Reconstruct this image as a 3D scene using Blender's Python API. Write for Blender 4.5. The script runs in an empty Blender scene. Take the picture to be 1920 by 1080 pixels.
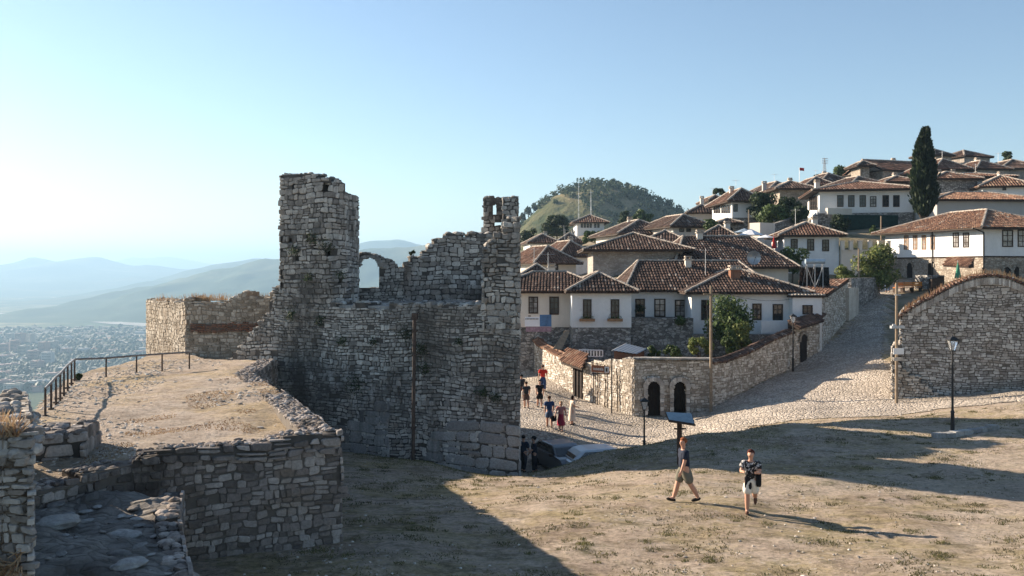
import bpy, bmesh, math, random
import numpy as np
from mathutils import Vector, noise, Matrix

R = math.radians
random.seed(7)
SC = bpy.context.scene
COL = SC.collection
F = 1663.0           # focal length in photo pixels (1920 wide)
HY = 505.0           # horizon row of the photo
# ------------------------------------------------------------------ camera
cam_d = bpy.data.cameras.new('camera')
cam = bpy.data.objects.new('camera', cam_d)
COL.objects.link(cam)
cam.location = (0, 0, 0)
cam.rotation_euler = (R(90), 0, 0)
cam_d.sensor_width = 36.0
cam_d.lens = 36.0 * F / 1920.0
cam_d.shift_y = -(540.0 - HY) / 1920.0
cam_d.clip_start = 0.1
cam_d.clip_end = 60000
SC.camera = cam
# ------------------------------------------------------------------ world, sun
SUN_AZ = R(-60.6)     # left of the view axis
SUN_EL = R(20.5)
world = bpy.data.worlds.new('World')
SC.world = world
world.use_nodes = True
wn = world.node_tree.nodes; wl = world.node_tree.links
wn.clear()
sky = wn.new('ShaderNodeTexSky'); sky.sky_type = 'NISHITA'
sky.sun_disc = False
sky.sun_elevation = SUN_EL
sky.sun_rotation = SUN_AZ
sky.altitude = 200
sky.air_density = 1.0
sky.dust_density = 0.25
sky.ozone_density = 2.0
bg = wn.new('ShaderNodeBackground'); bg.inputs[1].default_value = 0.059
wo = wn.new('ShaderNodeOutputWorld')
hs = wn.new('ShaderNodeHueSaturation'); hs.inputs['Saturation'].default_value = 0.98
wl.new(sky.outputs[0], hs.inputs['Color']); wl.new(hs.outputs[0], bg.inputs[0]); wl.new(bg.outputs[0], wo.inputs[0])
sun_d = bpy.data.lights.new('sun', 'SUN')
sun_d.energy = 5.0; sun_d.angle = R(0.55); sun_d.color = (1.0, 0.85, 0.68)
sun = bpy.data.objects.new('sun', sun_d)
COL.objects.link(sun)
SUND = Vector((math.sin(SUN_AZ) * math.cos(SUN_EL), math.cos(SUN_AZ) * math.cos(SUN_EL), math.sin(SUN_EL)))
sun.rotation_euler = SUND.to_track_quat('Z', 'Y').to_euler()
sun.location = (-60, 40, 60)
SC.view_settings.view_transform = 'Standard'
SC.view_settings.look = 'None'
SC.view_settings.exposure = 1.55
SC.view_settings.gamma = 1.0
SC.view_settings.use_curve_mapping = False

# ------------------------------------------------------------------ helpers
def at(px, py, Y):
    return Vector(((px - 960.0) / F * Y, Y, (HY - py) / F * Y))
def zz(py, Y):
    return (HY - py) / F * Y
def pxof(x, y):
    return 960.0 + x / y * F
def lerp(a, b, t): return a + (b - a) * t
def interp(tab, x):
    if x <= tab[0][0]: return tab[0][1]
    for i in range(1, len(tab)):
        if x <= tab[i][0]:
            a, b = tab[i-1], tab[i]
            return a[1] + (b[1] - a[1]) * (x - a[0]) / max(1e-9, b[0] - a[0])
    return tab[-1][1]
def nz(x, y=0.0, z=0.0): return noise.noise(Vector((x, y, z)))

def tag(o, label=None, cat=None, group=None, kind=None):
    if label: o['label'] = label
    if cat: o['category'] = cat
    if group: o['group'] = group
    if kind: o['kind'] = kind
    return o
def thing(name, label, cat, loc=(0, 0, 0), rz=0.0, group=None):
    o = bpy.data.objects.new(name, None)
    o.empty_display_size = 0.3
    COL.objects.link(o)
    o.location = loc; o.rotation_euler = (0, 0, rz)
    return tag(o, label, cat, group)
def copy_tree(o, parent=None):
    c = o.copy(); COL.objects.link(c)
    if parent is not None:
        c.parent = parent
    for ch in list(o.children):
        copy_tree(ch, c)
    return c

class MB:
    def __init__(s):
        s.v = []; s.f = []; s.m = []
    def face(s, pts, m=0):
        n = len(s.v)
        s.v.extend([tuple(p) for p in pts]); s.f.append(tuple(range(n, n + len(pts)))); s.m.append(m)
    def raw(s, vs, fs, m=0):
        n = len(s.v)
        s.v.extend([tuple(p) for p in vs])
        for f in fs:
            s.f.append(tuple(n + i for i in f)); s.m.append(m)
    def hexa(s, p, m=0):   # 8 points: bottom 4 ccw, top 4 ccw
        s.raw(p, [(3,2,1,0),(4,5,6,7),(0,1,5,4),(1,2,6,5),(2,3,7,6),(3,0,4,7)], m)
    def box(s, c, size, rz=0.0, m=0, jit=0.0, rx=0.0):
        cx, cy, cz = c; a, b, h = size[0]/2, size[1]/2, size[2]/2
        ca, sa = math.cos(rz), math.sin(rz)
        pts = []
        for z in (-h, h):
            for x, y in ((-a,-b),(a,-b),(a,b),(-a,b)):
                if jit:
                    x += random.uniform(-jit, jit); y += random.uniform(-jit, jit)
                zj = z + (random.uniform(-jit, jit) if jit else 0)
                y2 = y*math.cos(rx) - zj*math.sin(rx); z2 = y*math.sin(rx) + zj*math.cos(rx)
                pts.append((cx + x*ca - y2*sa, cy + x*sa + y2*ca, cz + z2))
        s.hexa(pts, m)
    def tube(s, p0, p1, r0, r1=None, n=8, m=0, caps=True):
        if r1 is None: r1 = r0
        p0 = Vector(p0); p1 = Vector(p1)
        d = (p1 - p0)
        if d.length < 1e-6: return
        d.normalize()
        up = Vector((0,0,1)) if abs(d.z) < 0.95 else Vector((1,0,0))
        a = d.cross(up).normalized(); b = d.cross(a).normalized()
        vs = []
        for p, r in ((p0, r0), (p1, r1)):
            for i in range(n):
                t = 2*math.pi*i/n
                vs.append(p + a*(r*math.cos(t)) + b*(r*math.sin(t)))
        fs = [(i, (i+1) % n, n + (i+1) % n, n + i) for i in range(n)]
        if caps:
            fs.append(tuple(range(n-1, -1, -1))); fs.append(tuple(range(n, 2*n)))
        s.raw(vs, fs, m)
    def path(s, pts, r, n=6, m=0):
        for i in range(len(pts)-1):
            s.tube(pts[i], pts[i+1], r, r, n, m)
    def blob(s, c, r, m=0, flat=1.0, sub=1, seed=None):
        c = Vector(c)
        rad = r if isinstance(r, (tuple, list)) else (r, r, r*flat)
        V0, F0 = ICO[sub]
        o = Vector((random.random()*50, random.random()*50, random.random()*50))
        rz = random.random()*6.28
        ca, sa = math.cos(rz), math.sin(rz)
        vs = []
        for v in V0:
            k = 1.0 + 0.32*noise.noise(v*1.3 + o) 
            x, y, z = v.x*rad[0]*k, v.y*rad[1]*k, v.z*rad[2]*k
            vs.append((c.x + x*ca - y*sa, c.y + x*sa + y*ca, c.z + z))
        s.raw(vs, F0, m)
    def build(s, name, mats, parent=None, smooth=False):
        me = bpy.data.meshes.new(name)
        off = Vector((0,0,0))
        vs = s.v
        if parent is not None and getattr(parent, 'type', '') is not None:
            off = world_off(parent)
            if off.length > 0:
                vs = [(a-off.x, b-off.y, c-off.z) for a, b, c in s.v]
        me.from_pydata(vs, [], s.f)
        if not isinstance(mats, (list, tuple)): mats = [mats]
        for mt in mats: me.materials.append(mt)
        if len(mats) > 1:
            me.polygons.foreach_set('material_index', s.m)
        if smooth:
            me.polygons.foreach_set('use_smooth', [True]*len(me.polygons))
        me.update()
        o = bpy.data.objects.new(name, me)
        COL.objects.link(o)
        if parent is not None: o.parent = parent
        return o
def world_off(o):
    v = Vector((0,0,0))
    while o is not None:
        v = v + o.location; o = o.parent
    return v
ICO = {}
for _s in (0, 1, 2):
    _b = bmesh.new(); bmesh.ops.create_icosphere(_b, subdivisions=_s+1 if _s else 1, radius=1.0)
    ICO[_s] = ([v.co.copy() for v in _b.verts], [tuple(v.index for v in f.verts) for f in _b.faces]); _b.free()

# ------------------------------------------------------------------ materials
class NT:
    def __init__(s, name, rough=0.9, spec=0.2, metal=0.0):
        s.mat = bpy.data.materials.new(name); s.mat.use_nodes = True
        s.n = s.mat.node_tree.nodes; s.l = s.mat.node_tree.links
        s.b = s.n['Principled BSDF']
        s.b.inputs['Roughness'].default_value = rough
        s.b.inputs['Specular IOR Level'].default_value = spec
        s.b.inputs['Metallic'].default_value = metal
        s.co = s.n.new('ShaderNodeNewGeometry').outputs['Position']
    def mapping(s, scale=(1,1,1), rot=(0,0,0)):
        m = s.n.new('ShaderNodeMapping'); m.inputs['Scale'].default_value = scale; m.inputs['Rotation'].default_value = rot
        s.l.new(s.co, m.inputs[0]); return m.outputs[0]
    def noise(s, scale, detail=4, rough=0.6, vec=None, dist=0.0):
        t = s.n.new('ShaderNodeTexNoise'); t.inputs['Scale'].default_value = scale
        t.inputs['Detail'].default_value = detail; t.inputs['Roughness'].default_value = rough; t.inputs['Distortion'].default_value = dist
        s.l.new(vec or s.co, t.inputs['Vector']); return t.outputs['Fac']
    def voro(s, scale, feature='F1', vec=None, out='Distance', rand=1.0):
        t = s.n.new('ShaderNodeTexVoronoi'); t.feature = feature
        t.inputs['Scale'].default_value = scale; t.inputs['Randomness'].default_value = rand
        s.l.new(vec or s.co, t.inputs['Vector']); return t.outputs[out]
    def ramp(s, fac, stops, interp='LINEAR'):
        r = s.n.new('ShaderNodeValToRGB'); e = r.color_ramp.elements; r.color_ramp.interpolation = interp
        while len(e) < len(stops): e.new(0.5)
        for i, (p, c) in enumerate(stops):
            e[i].position = p
            c = (c, c, c) if isinstance(c, (int, float)) else c
            e[i].color = (c[0], c[1], c[2], 1)
        s.l.new(fac, r.inputs[0]); return r.outputs[0]
    def mix(s, fac, a, b, mode='MIX'):
        m = s.n.new('ShaderNodeMix'); m.data_type = 'RGBA'; m.blend_type = mode
        for k, v in ((0, fac), (6, a), (7, b)):
            if isinstance(v, (int, float)): m.inputs[k].default_value = v
            elif isinstance(v, tuple): m.inputs[k].default_value = (v[0], v[1], v[2], 1)
            else: s.l.new(v, m.inputs[k])
        return m.outputs[2]
    def island(s):
        return s.n.new('ShaderNodeNewGeometry').outputs['Random Per Island']
    def math(s, op, a, b=0.0):
        m = s.n.new('ShaderNodeMath'); m.operation = op
        for k, v in ((0, a), (1, b)):
            if isinstance(v, (int, float)): m.inputs[k].default_value = v
            else: s.l.new(v, m.inputs[k])
        return m.outputs[0]
    def bump(s, h, strength=0.5, dist=0.05):
        b = s.n.new('ShaderNodeBump'); b.inputs['Strength'].default_value = strength; b.inputs['Distance'].default_value = dist
        s.l.new(h, b.inputs['Height'])
        s.l.new(b.outputs[0], s.b.inputs['Normal'])
    def color(s, c):
        if isinstance(c, tuple): s.b.inputs['Base Color'].default_value = (c[0], c[1], c[2], 1)
        else: s.l.new(c, s.b.inputs['Base Color'])
        return s.mat

def stone_mat(name, lo, mid, hi, stain=(0.035,0.033,0.03), stain_amt=(0.52,0.68), stain_scale=0.35, warm=(0.28,0.2,0.13), warm_amt=0.35, seed=0.0, detail=14):
    t = NT(name, 0.92, 0.15)
    isl = t.island()
    c = t.ramp(isl, [(0.0, lo), (0.35, mid), (0.8, hi), (1.0, tuple(min(1, x*1.2) for x in hi))])
    w = t.ramp(t.noise(0.9, 3, 0.6, t.mapping((1,1,1.4))), [(0.48, 0.0), (0.7, warm_amt)])
    c = t.mix(w, c, warm)
    fine = t.noise(detail, 6, 0.7)
    c = t.mix(1.0, c, t.ramp(fine, [(0.25, 0.55), (0.6, 1.05), (0.8, 1.25)]), 'MULTIPLY')
    m = t.n.new('ShaderNodeMapping'); m.inputs['Scale'].default_value = (1,1,0.6); m.inputs['Location'].default_value = (seed, seed*2, seed)
    t.l.new(t.co, m.inputs[0])
    st = t.ramp(t.noise(stain_scale, 7, 0.72, m.outputs[0]), [(stain_amt[0], 0.0), (stain_amt[1], 0.82)])
    c = t.mix(st, c, stain)
    sk = t.ramp(t.noise(0.8, 5, 0.65, t.mapping((1,1,0.16))), [(0.55, 0.0), (0.68, 0.6)])
    c = t.mix(sk, c, tuple(x*1.5 for x in stain))
    t.bump(fine, 0.5, 0.04)
    return t.color(c)
def plain(name, c, rough=0.7, spec=0.3, metal=0.0, var=0.25, scale=3.0, bump=0.0):
    t = NT(name, rough, spec, metal)
    f = t.noise(scale, 5, 0.65)
    col = t.mix(t.ramp(f, [(0.3, 0.0), (0.7, 1.0)]), tuple(x*(1-var) for x in c), tuple(min(1, x*(1+var*0.6)) for x in c))
    if bump: t.bump(f, bump, 0.02)
    return t.color(col)

M = {}
M['castle'] = stone_mat('castle_stone', (0.24,0.222,0.2), (0.38,0.355,0.32), (0.54,0.51,0.46), stain=(0.055,0.05,0.044), stain_amt=(0.47,0.63), warm_amt=0.4)
M['bastion'] = stone_mat('bastion_stone', (0.2,0.17,0.13), (0.34,0.29,0.23), (0.46,0.41,0.34), stain=(0.09,0.065,0.045), stain_amt=(0.55,0.75), seed=4.0)
M['terrace'] = stone_mat('terrace_stone', (0.14,0.12,0.105), (0.26,0.22,0.195), (0.42,0.37,0.33), stain=(0.03,0.028,0.026), stain_amt=(0.5,0.7), seed=9.0, warm_amt=0.45)
M['slab'] = stone_mat('dark_slab', (0.15,0.14,0.13), (0.25,0.24,0.225), (0.38,0.37,0.35), stain_amt=(0.55,0.75), seed=22.0, detail=9)
M['rubble'] = stone_mat('rubble_stone', (0.2,0.18,0.16), (0.33,0.3,0.27), (0.48,0.45,0.41), stain_amt=(0.58,0.75), seed=2.0)
M['garden'] = stone_mat('garden_wall_stone', (0.3,0.25,0.2), (0.5,0.44,0.36), (0.68,0.62,0.54), stain=(0.13,0.1,0.08), stain_amt=(0.58,0.8), seed=6.0, warm_amt=0.3)
M['vault'] = stone_mat('vault_stone', (0.27,0.245,0.22), (0.43,0.395,0.355), (0.6,0.57,0.52), stain=(0.14,0.12,0.1), stain_amt=(0.56,0.8), seed=12.0)
M['ashlar'] = stone_mat('ashlar_stone', (0.22,0.215,0.21), (0.3,0.29,0.28), (0.38,0.37,0.35), stain_amt=(0.53,0.72), seed=15.0)
M['mortar_dark'] = plain('mortar_dark', (0.1,0.09,0.08), 0.95, 0.1, var=0.4, scale=2.0, bump=0.4)
M['mortar_warm'] = plain('mortar_warm', (0.28,0.235,0.185), 0.95, 0.1, var=0.3, scale=2.0, bump=0.4)
M['mortar_pale'] = plain('mortar_pale', (0.15,0.13,0.11), 0.95, 0.1, var=0.3, scale=2.0, bump=0.4)
M['brickband'] = stone_mat('old_red_brick', (0.13,0.05,0.03), (0.2,0.085,0.05), (0.28,0.14,0.09), stain_amt=(0.6,0.8))

def fieldstone(name, lo, hi, mortar, scale=3.2, seed=0):   # far masonry: stones inside one surface
    t = NT(name, 0.92, 0.15)
    vec = t.mapping((1,1,1.75))
    v = t.n.new('ShaderNodeTexVoronoi'); v.inputs['Scale'].default_value = scale; t.l.new(vec, v.inputs['Vector'])
    sep = t.n.new('ShaderNodeSeparateColor'); t.l.new(v.outputs['Color'], sep.inputs[0])
    e = t.voro(scale, 'DISTANCE_TO_EDGE', vec)
    c = t.mix(sep.outputs[0], lo, hi)
    k = t.ramp(e, [(0.02, 0.0), (0.09, 1.0)])
    c = t.mix(k, mortar, c)
    c = t.mix(1.0, c, t.ramp(t.noise(0.6+seed*0.1, 6, 0.7), [(0.3, 0.6), (0.7, 1.15)]), 'MULTIPLY')
    t.bump(t.ramp(e, [(0.0, 0.0), (0.15, 1.0)]), 0.7, 0.05)
    return t.color(c)
M['fs_grey'] = fieldstone('house_base_stone', (0.14,0.13,0.12), (0.48,0.46,0.43), (0.13,0.12,0.11))
M['fs_pink'] = fieldstone('old_house_stone', (0.34,0.29,0.25), (0.5,0.45,0.4), (0.36,0.32,0.28), 3.6, 1)
M['fs_warm'] = fieldstone('warm_wall_stone', (0.28,0.23,0.18), (0.52,0.46,0.38), (0.25,0.2,0.16), 3.4, 2)  # warm brown stone mix, the same on every face

M['fs_near'] = fieldstone('near_rubble', (0.16,0.13,0.1), (0.46,0.42,0.37), (0.2,0.165,0.13), 9.0, 3)
def plaster(name, c):
    t = NT(name, 0.9, 0.15)
    a = t.noise(0.5, 6, 0.7, t.mapping((1,1,0.35)))
    col = t.mix(t.ramp(a, [(0.44, 0.0), (0.72, 0.42)]), c, tuple(x*0.58 for x in c))
    col = t.mix(t.ramp(t.noise(0.9, 8, 0.8), [(0.58, 0.0), (0.66, 0.3)]), col, (0.4,0.37,0.33))
    col = t.mix(t.ramp(t.noise(6, 4), [(0.4, 0.0), (0.8, 0.12)]), col, (0.35,0.33,0.3))
    t.bump(t.noise(9, 4), 0.12, 0.02)
    return t.color(col)
M['white'] = plaster('white_plaster', (0.74,0.74,0.73))
M['cream'] = plaster('cream_plaster', (0.66,0.6,0.52))
M['greyplaster'] = plaster('grey_render', (0.42,0.4,0.38))

def tile_mat(name, cols, stain=(0.06,0.045,0.035), amt=0.6):
    t = NT(name, 0.88, 0.2)
    c = t.ramp(t.island(), [(0.0, cols[0]), (0.3, cols[1]), (0.65, cols[2]), (0.93, cols[3]), (1.0, (0.42,0.36,0.3))])
    c = t.mix(t.ramp(t.noise(0.35, 6, 0.7), [(0.42, 0.0), (0.66, amt)]), c, stain)
    c = t.mix(1.0, c, t.ramp(t.noise(7, 4), [(0.3, 0.7), (0.7, 1.15)]), 'MULTIPLY')
    return t.color(c)
M['tile'] = tile_mat('clay_tiles', [(0.1,0.052,0.036),(0.155,0.08,0.054),(0.215,0.115,0.077),(0.29,0.17,0.115)])
M['tile_brown'] = tile_mat('old_brown_tiles', [(0.065,0.042,0.033),(0.1,0.062,0.047),(0.145,0.088,0.065),(0.22,0.145,0.11)], amt=0.5)
M['tile_red'] = tile_mat('orange_tiles', [(0.14,0.075,0.05),(0.23,0.125,0.08),(0.31,0.17,0.107),(0.38,0.25,0.165)], (0.12,0.07,0.05), 0.5)
M['tile_bed'] = plain('tile_channel', (0.05,0.032,0.026), 0.95, 0.1)
M['ridge'] = plain('ridge_mortar', (0.42,0.36,0.3), 0.9, 0.1, var=0.4, scale=4)
M['wood'] = plain('dark_wood', (0.05,0.033,0.024), 0.75, 0.2, var=0.4, scale=6)
M['door'] = plain('old_door_wood', (0.022,0.016,0.013), 0.8, 0.2, var=0.4, scale=6)
M['woodlight'] = plain('light_wood', (0.3,0.17,0.09), 0.75, 0.2, var=0.3, scale=6)
M['pole'] = plain('pole_wood', (0.26,0.2,0.14), 0.85, 0.2, var=0.35, scale=5)
M['iron'] = plain('black_iron', (0.02,0.018,0.017), 0.55, 0.4, var=0.3)
M['rust'] = plain('rusty_iron', (0.075,0.05,0.038), 0.75, 0.3, var=0.5, scale=8)
M['railtop'] = plain('worn_rail', (0.2,0.18,0.165), 0.5, 0.4, 0.4, var=0.3, scale=6)
M['galv'] = plain('galvanised_metal', (0.45,0.46,0.47), 0.45, 0.5, 0.5, var=0.2)
M['steelblue'] = plain('pale_blue_metal', (0.36,0.44,0.5), 0.4, 0.5, 0.3, var=0.2)
M['signbrown'] = plain('brown_sign', (0.28,0.1,0.045), 0.5, 0.4, var=0.12)
M['signwhite'] = plain('white_paint', (0.75,0.74,0.72), 0.5, 0.4, var=0.08)
M['signboard'] = plain('grey_board', (0.17,0.23,0.27), 0.35, 0.5, var=0.25, scale=6)
M['bannerblue'] = plain('banner_blue', (0.08,0.17,0.32), 0.6, 0.3, var=0.4, scale=3)
M['bannerpink'] = plain('banner_mauve', (0.3,0.2,0.24), 0.6, 0.3, var=0.4, scale=5)
M['orange'] = plain('orange_wood', (0.85,0.27,0.03), 0.5, 0.4, var=0.15)
M['red'] = plain('red_cloth', (0.42,0.03,0.025), 0.8, 0.2, var=0.2)
M['green'] = plain('green_paint', (0.02,0.2,0.11), 0.5, 0.4, var=0.2)
M['net'] = plain('dark_green_net', (0.012,0.035,0.032), 0.9, 0.1, var=0.4)
M['whitecloth'] = plain('white_canvas', (0.75,0.76,0.78), 0.8, 0.2, var=0.08)
t = NT('window_glass', 0.08, 0.6); M['glass'] = t.color(t.ramp(t.noise(0.9, 2), [(0.35, (0.012,0.014,0.017)), (0.7, (0.05,0.055,0.06))]))
t = NT('curtained_glass', 0.12, 0.6); M['curtain'] = t.color(t.ramp(t.noise(1.5, 2), [(0.35, (0.1,0.095,0.09)), (0.65, (0.4,0.38,0.36))]))
M['glassdark'] = plain('car_glass', (0.01,0.012,0.014), 0.05, 0.7)
M['tyre'] = plain('tyre_rubber', (0.015,0.015,0.015), 0.9, 0.2)

def leaf_mat(name, cols):
    t = NT(name, 0.65, 0.25)
    c = t.ramp(t.island(), [(0.0, cols[0]), (0.5, cols[1]), (1.0, cols[2])])
    c = t.mix(1.0, c, t.ramp(t.noise(0.7, 3), [(0.35, 0.6), (0.65, 1.2)]), 'MULTIPLY')
    t.b.inputs['Subsurface Weight'].default_value = 0.0
    m = t.color(c)
    tr = t.n.new('ShaderNodeBsdfTranslucent'); t.l.new(c, tr.inputs[0])
    mx = t.n.new('ShaderNodeMixShader'); mx.inputs[0].default_value = 0.25
    out = t.n['Material Output']
    t.l.new(t.b.outputs[0], mx.inputs[1]); t.l.new(tr.outputs[0], mx.inputs[2]); t.l.new(mx.outputs[0], out.inputs[0])
    return m
M['leaf'] = leaf_mat('leaves_green', [(0.035,0.06,0.02),(0.07,0.11,0.035),(0.13,0.17,0.055)])
M['leaf_light'] = leaf_mat('leaves_light', [(0.08,0.11,0.03),(0.15,0.18,0.05),(0.24,0.25,0.08)])
M['leaf_dark'] = leaf_mat('leaves_dark', [(0.02,0.035,0.018),(0.04,0.06,0.028),(0.07,0.095,0.04)])
M['cypress'] = leaf_mat('cypress_needles', [(0.012,0.022,0.012),(0.022,0.038,0.018),(0.045,0.06,0.025)])
M['leaf_hill'] = leaf_mat('leaves_hill', [(0.035,0.055,0.028),(0.065,0.09,0.042),(0.11,0.13,0.065)])
M['leaf_dry'] = leaf_mat('dry_stems', [(0.24,0.13,0.065),(0.38,0.25,0.14),(0.5,0.38,0.24)])
M['grassgreen'] = leaf_mat('grass_blades', [(0.09,0.1,0.035),(0.16,0.15,0.06),(0.3,0.25,0.13)])
M['bark'] = plain('bark', (0.09,0.07,0.05), 0.95, 0.1, var=0.4, scale=5, bump=0.5)

# ground materials
def ground_mat():
    t = NT('meadow_ground', 0.97, 0.08)
    c = t.ramp(t.noise(0.45, 10, 0.75), [(0.32, (0.31,0.235,0.175)), (0.45, (0.52,0.41,0.32)), (0.57, (0.65,0.53,0.42)), (0.72, (0.72,0.61,0.51))])
    straw = t.ramp(t.noise(0.3, 9, 0.8, t.mapping((1,1.6,1))), [(0.46, 0.0), (0.6, 0.7)])
    c = t.mix(straw, c, (0.46,0.37,0.18))
    dark = t.ramp(t.noise(1.3, 9, 0.8, t.mapping((1,1.8,1))), [(0.48, 0.0), (0.62, 0.75)])
    c = t.mix(dark, c, (0.2,0.165,0.1))
    worn = t.ramp(t.noise(0.16, 4, 0.6, t.mapping((0.6,1.5,1))), [(0.5, 0.0), (0.62, 0.6)])
    c = t.mix(worn, c, (0.6,0.5,0.4))
    peb = t.voro(3.6)
    pm = t.math('MULTIPLY', t.ramp(peb, [(0.1, 1.0), (0.2, 0.0)]), t.ramp(t.noise(0.5, 5, 0.7), [(0.42, 0.0), (0.6, 0.9)]))
    c = t.mix(pm, c, (0.66,0.6,0.53))
    g = t.ramp(t.noise(0.8, 9, 0.78), [(0.56, 0.0), (0.66, 0.8)])
    c = t.mix(g, c, (0.17,0.165,0.075))
    fine = t.noise(7, 10, 0.85)
    c = t.mix(1.0, c, t.ramp(fine, [(0.34, 0.42), (0.5, 1.0), (0.66, 1.35)]), 'MULTIPLY')
    t.bump(t.math('ADD', fine, t.noise(2.2, 7, 0.7)), 1.0, 0.22)
    return t.color(c)
M['ground'] = ground_mat()
def town_ground():
    t = NT('town_ground', 0.97, 0.08)
    c = t.ramp(t.noise(0.25, 8, 0.7), [(0.35, (0.09,0.09,0.045)), (0.5, (0.22,0.18,0.12)), (0.7, (0.33,0.27,0.2))])
    t.bump(t.noise(3, 6), 0.8, 0.1)
    return t.color(c)
M['townground'] = town_ground()
def cobble_mat():
    t = NT('cobblestones', 0.8, 0.25)
    w = t.noise(0.8, 3)
    v = t.n.new('ShaderNodeTexVoronoi'); v.inputs['Scale'].default_value = 4.8; t.l.new(t.co, v.inputs['Vector'])
    sep = t.n.new('ShaderNodeSeparateColor'); t.l.new(v.outputs['Color'], sep.inputs[0])
    e = t.voro(4.8, 'DISTANCE_TO_EDGE')
    c = t.mix(sep.outputs[0], (0.38,0.325,0.27), (0.64,0.56,0.47))
    c = t.mix(t.ramp(e, [(0.01, 0.0), (0.1, 1.0)]), (0.2,0.165,0.13), c)
    c = t.mix(t.ramp(t.noise(0.22, 6, 0.75, t.mapping((0.5,1.4,1), (0,0,0.7))), [(0.46, 0.0), (0.66, 0.55)]), c, (0.3,0.25,0.18))
    c = t.mix(1.0, c, t.ramp(t.noise(0.35, 6, 0.7), [(0.3, 0.72), (0.7, 1.15)]), 'MULTIPLY')
    t.bump(t.ramp(e, [(0.0, 0.0), (0.2, 1.0)]), 0.9, 0.06)
    return t.color(c)
M['cobble'] = cobble_mat()
def terrace_ground():
    t = NT('terrace_earth', 0.97, 0.08)
    c = t.ramp(t.noise(0.6, 8, 0.7), [(0.3, (0.34,0.27,0.21)), (0.5, (0.5,0.41,0.33)), (0.72, (0.58,0.5,0.42))])
    s = t.ramp(t.noise(0.25, 5, 0.7), [(0.46, 0.0), (0.6, 0.7)])
    c = t.mix(s, c, (0.5,0.38,0.22))
    dark = t.ramp(t.noise(1.1, 9, 0.8, t.mapping((1,1.8,1))), [(0.48, 0.0), (0.68, 0.7)])
    c = t.mix(dark, c, (0.19,0.15,0.11))
    peb = t.voro(4.0)
    pm = t.math('MULTIPLY', t.ramp(peb, [(0.12, 1.0), (0.22, 0.0)]), t.ramp(t.noise(0.5, 5, 0.7), [(0.4, 0.0), (0.58, 0.9)]))
    c = t.mix(pm, c, (0.56,0.5,0.44))
    fine = t.noise(7, 10, 0.85)
    c = t.mix(1.0, c, t.ramp(fine, [(0.34, 0.42), (0.5, 1.0), (0.66, 1.35)]), 'MULTIPLY')
    t.bump(t.math('ADD', fine, t.noise(2.5, 5)), 1.0, 0.14)
    return t.color(c)
M['terrace_ground'] = terrace_ground()
def rock_path():
    t = NT('rocky_path', 0.93, 0.12)
    c = t.ramp(t.noise(1.2, 8, 0.7), [(0.3, (0.17,0.15,0.13)), (0.5, (0.3,0.275,0.245)), (0.72, (0.45,0.42,0.385))])
    e = t.voro(2.2, 'DISTANCE_TO_EDGE', t.mapping((1,1.6,1)))
    c = t.mix(t.ramp(e, [(0.0, 0.45), (0.05, 0.0)]), c, (0.1,0.09,0.08))
    t.bump(t.math('ADD', t.noise(6, 8, 0.8), t.ramp(e, [(0, 0.0), (0.2, 1.0)])), 1.0, 0.12)
    return t.color(c)
M['rockpath'] = rock_path()
def hill_mat(name, a, b, c3, sc=0.02):
    t = NT(name, 0.97, 0.05)
    c = t.ramp(t.noise(sc, 9, 0.68), [(0.34, a), (0.52, b), (0.68, c3)])
    t.bump(t.noise(sc*4, 8), 1.0, 4.0)
    return t.color(c)
M['hill'] = hill_mat('dry_hillside', (0.05,0.065,0.03), (0.12,0.115,0.06), (0.32,0.25,0.15), 0.03)
M['mount'] = hill_mat('mountain_slope', (0.035,0.055,0.03), (0.06,0.085,0.045), (0.14,0.14,0.08), 0.0016)
def valley_mat():
    t = NT('valley_fields', 0.97, 0.05)
    v = t.n.new('ShaderNodeTexVoronoi'); v.inputs['Scale'].default_value = 0.006; t.l.new(t.mapping((1,0.7,1)), v.inputs['Vector'])
    sep = t.n.new('ShaderNodeSeparateColor'); t.l.new(v.outputs['Color'], sep.inputs[0])
    c = t.ramp(sep.outputs[0], [(0.0, (0.05,0.08,0.035)), (0.5, (0.12,0.13,0.06)), (1.0, (0.3,0.26,0.15))])
    c = t.mix(t.ramp(t.noise(0.01, 8, 0.75), [(0.42, 0.0), (0.62, 0.8)]), c, (0.04,0.06,0.03))
    return t.color(c)
M['valley'] = valley_mat()

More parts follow.
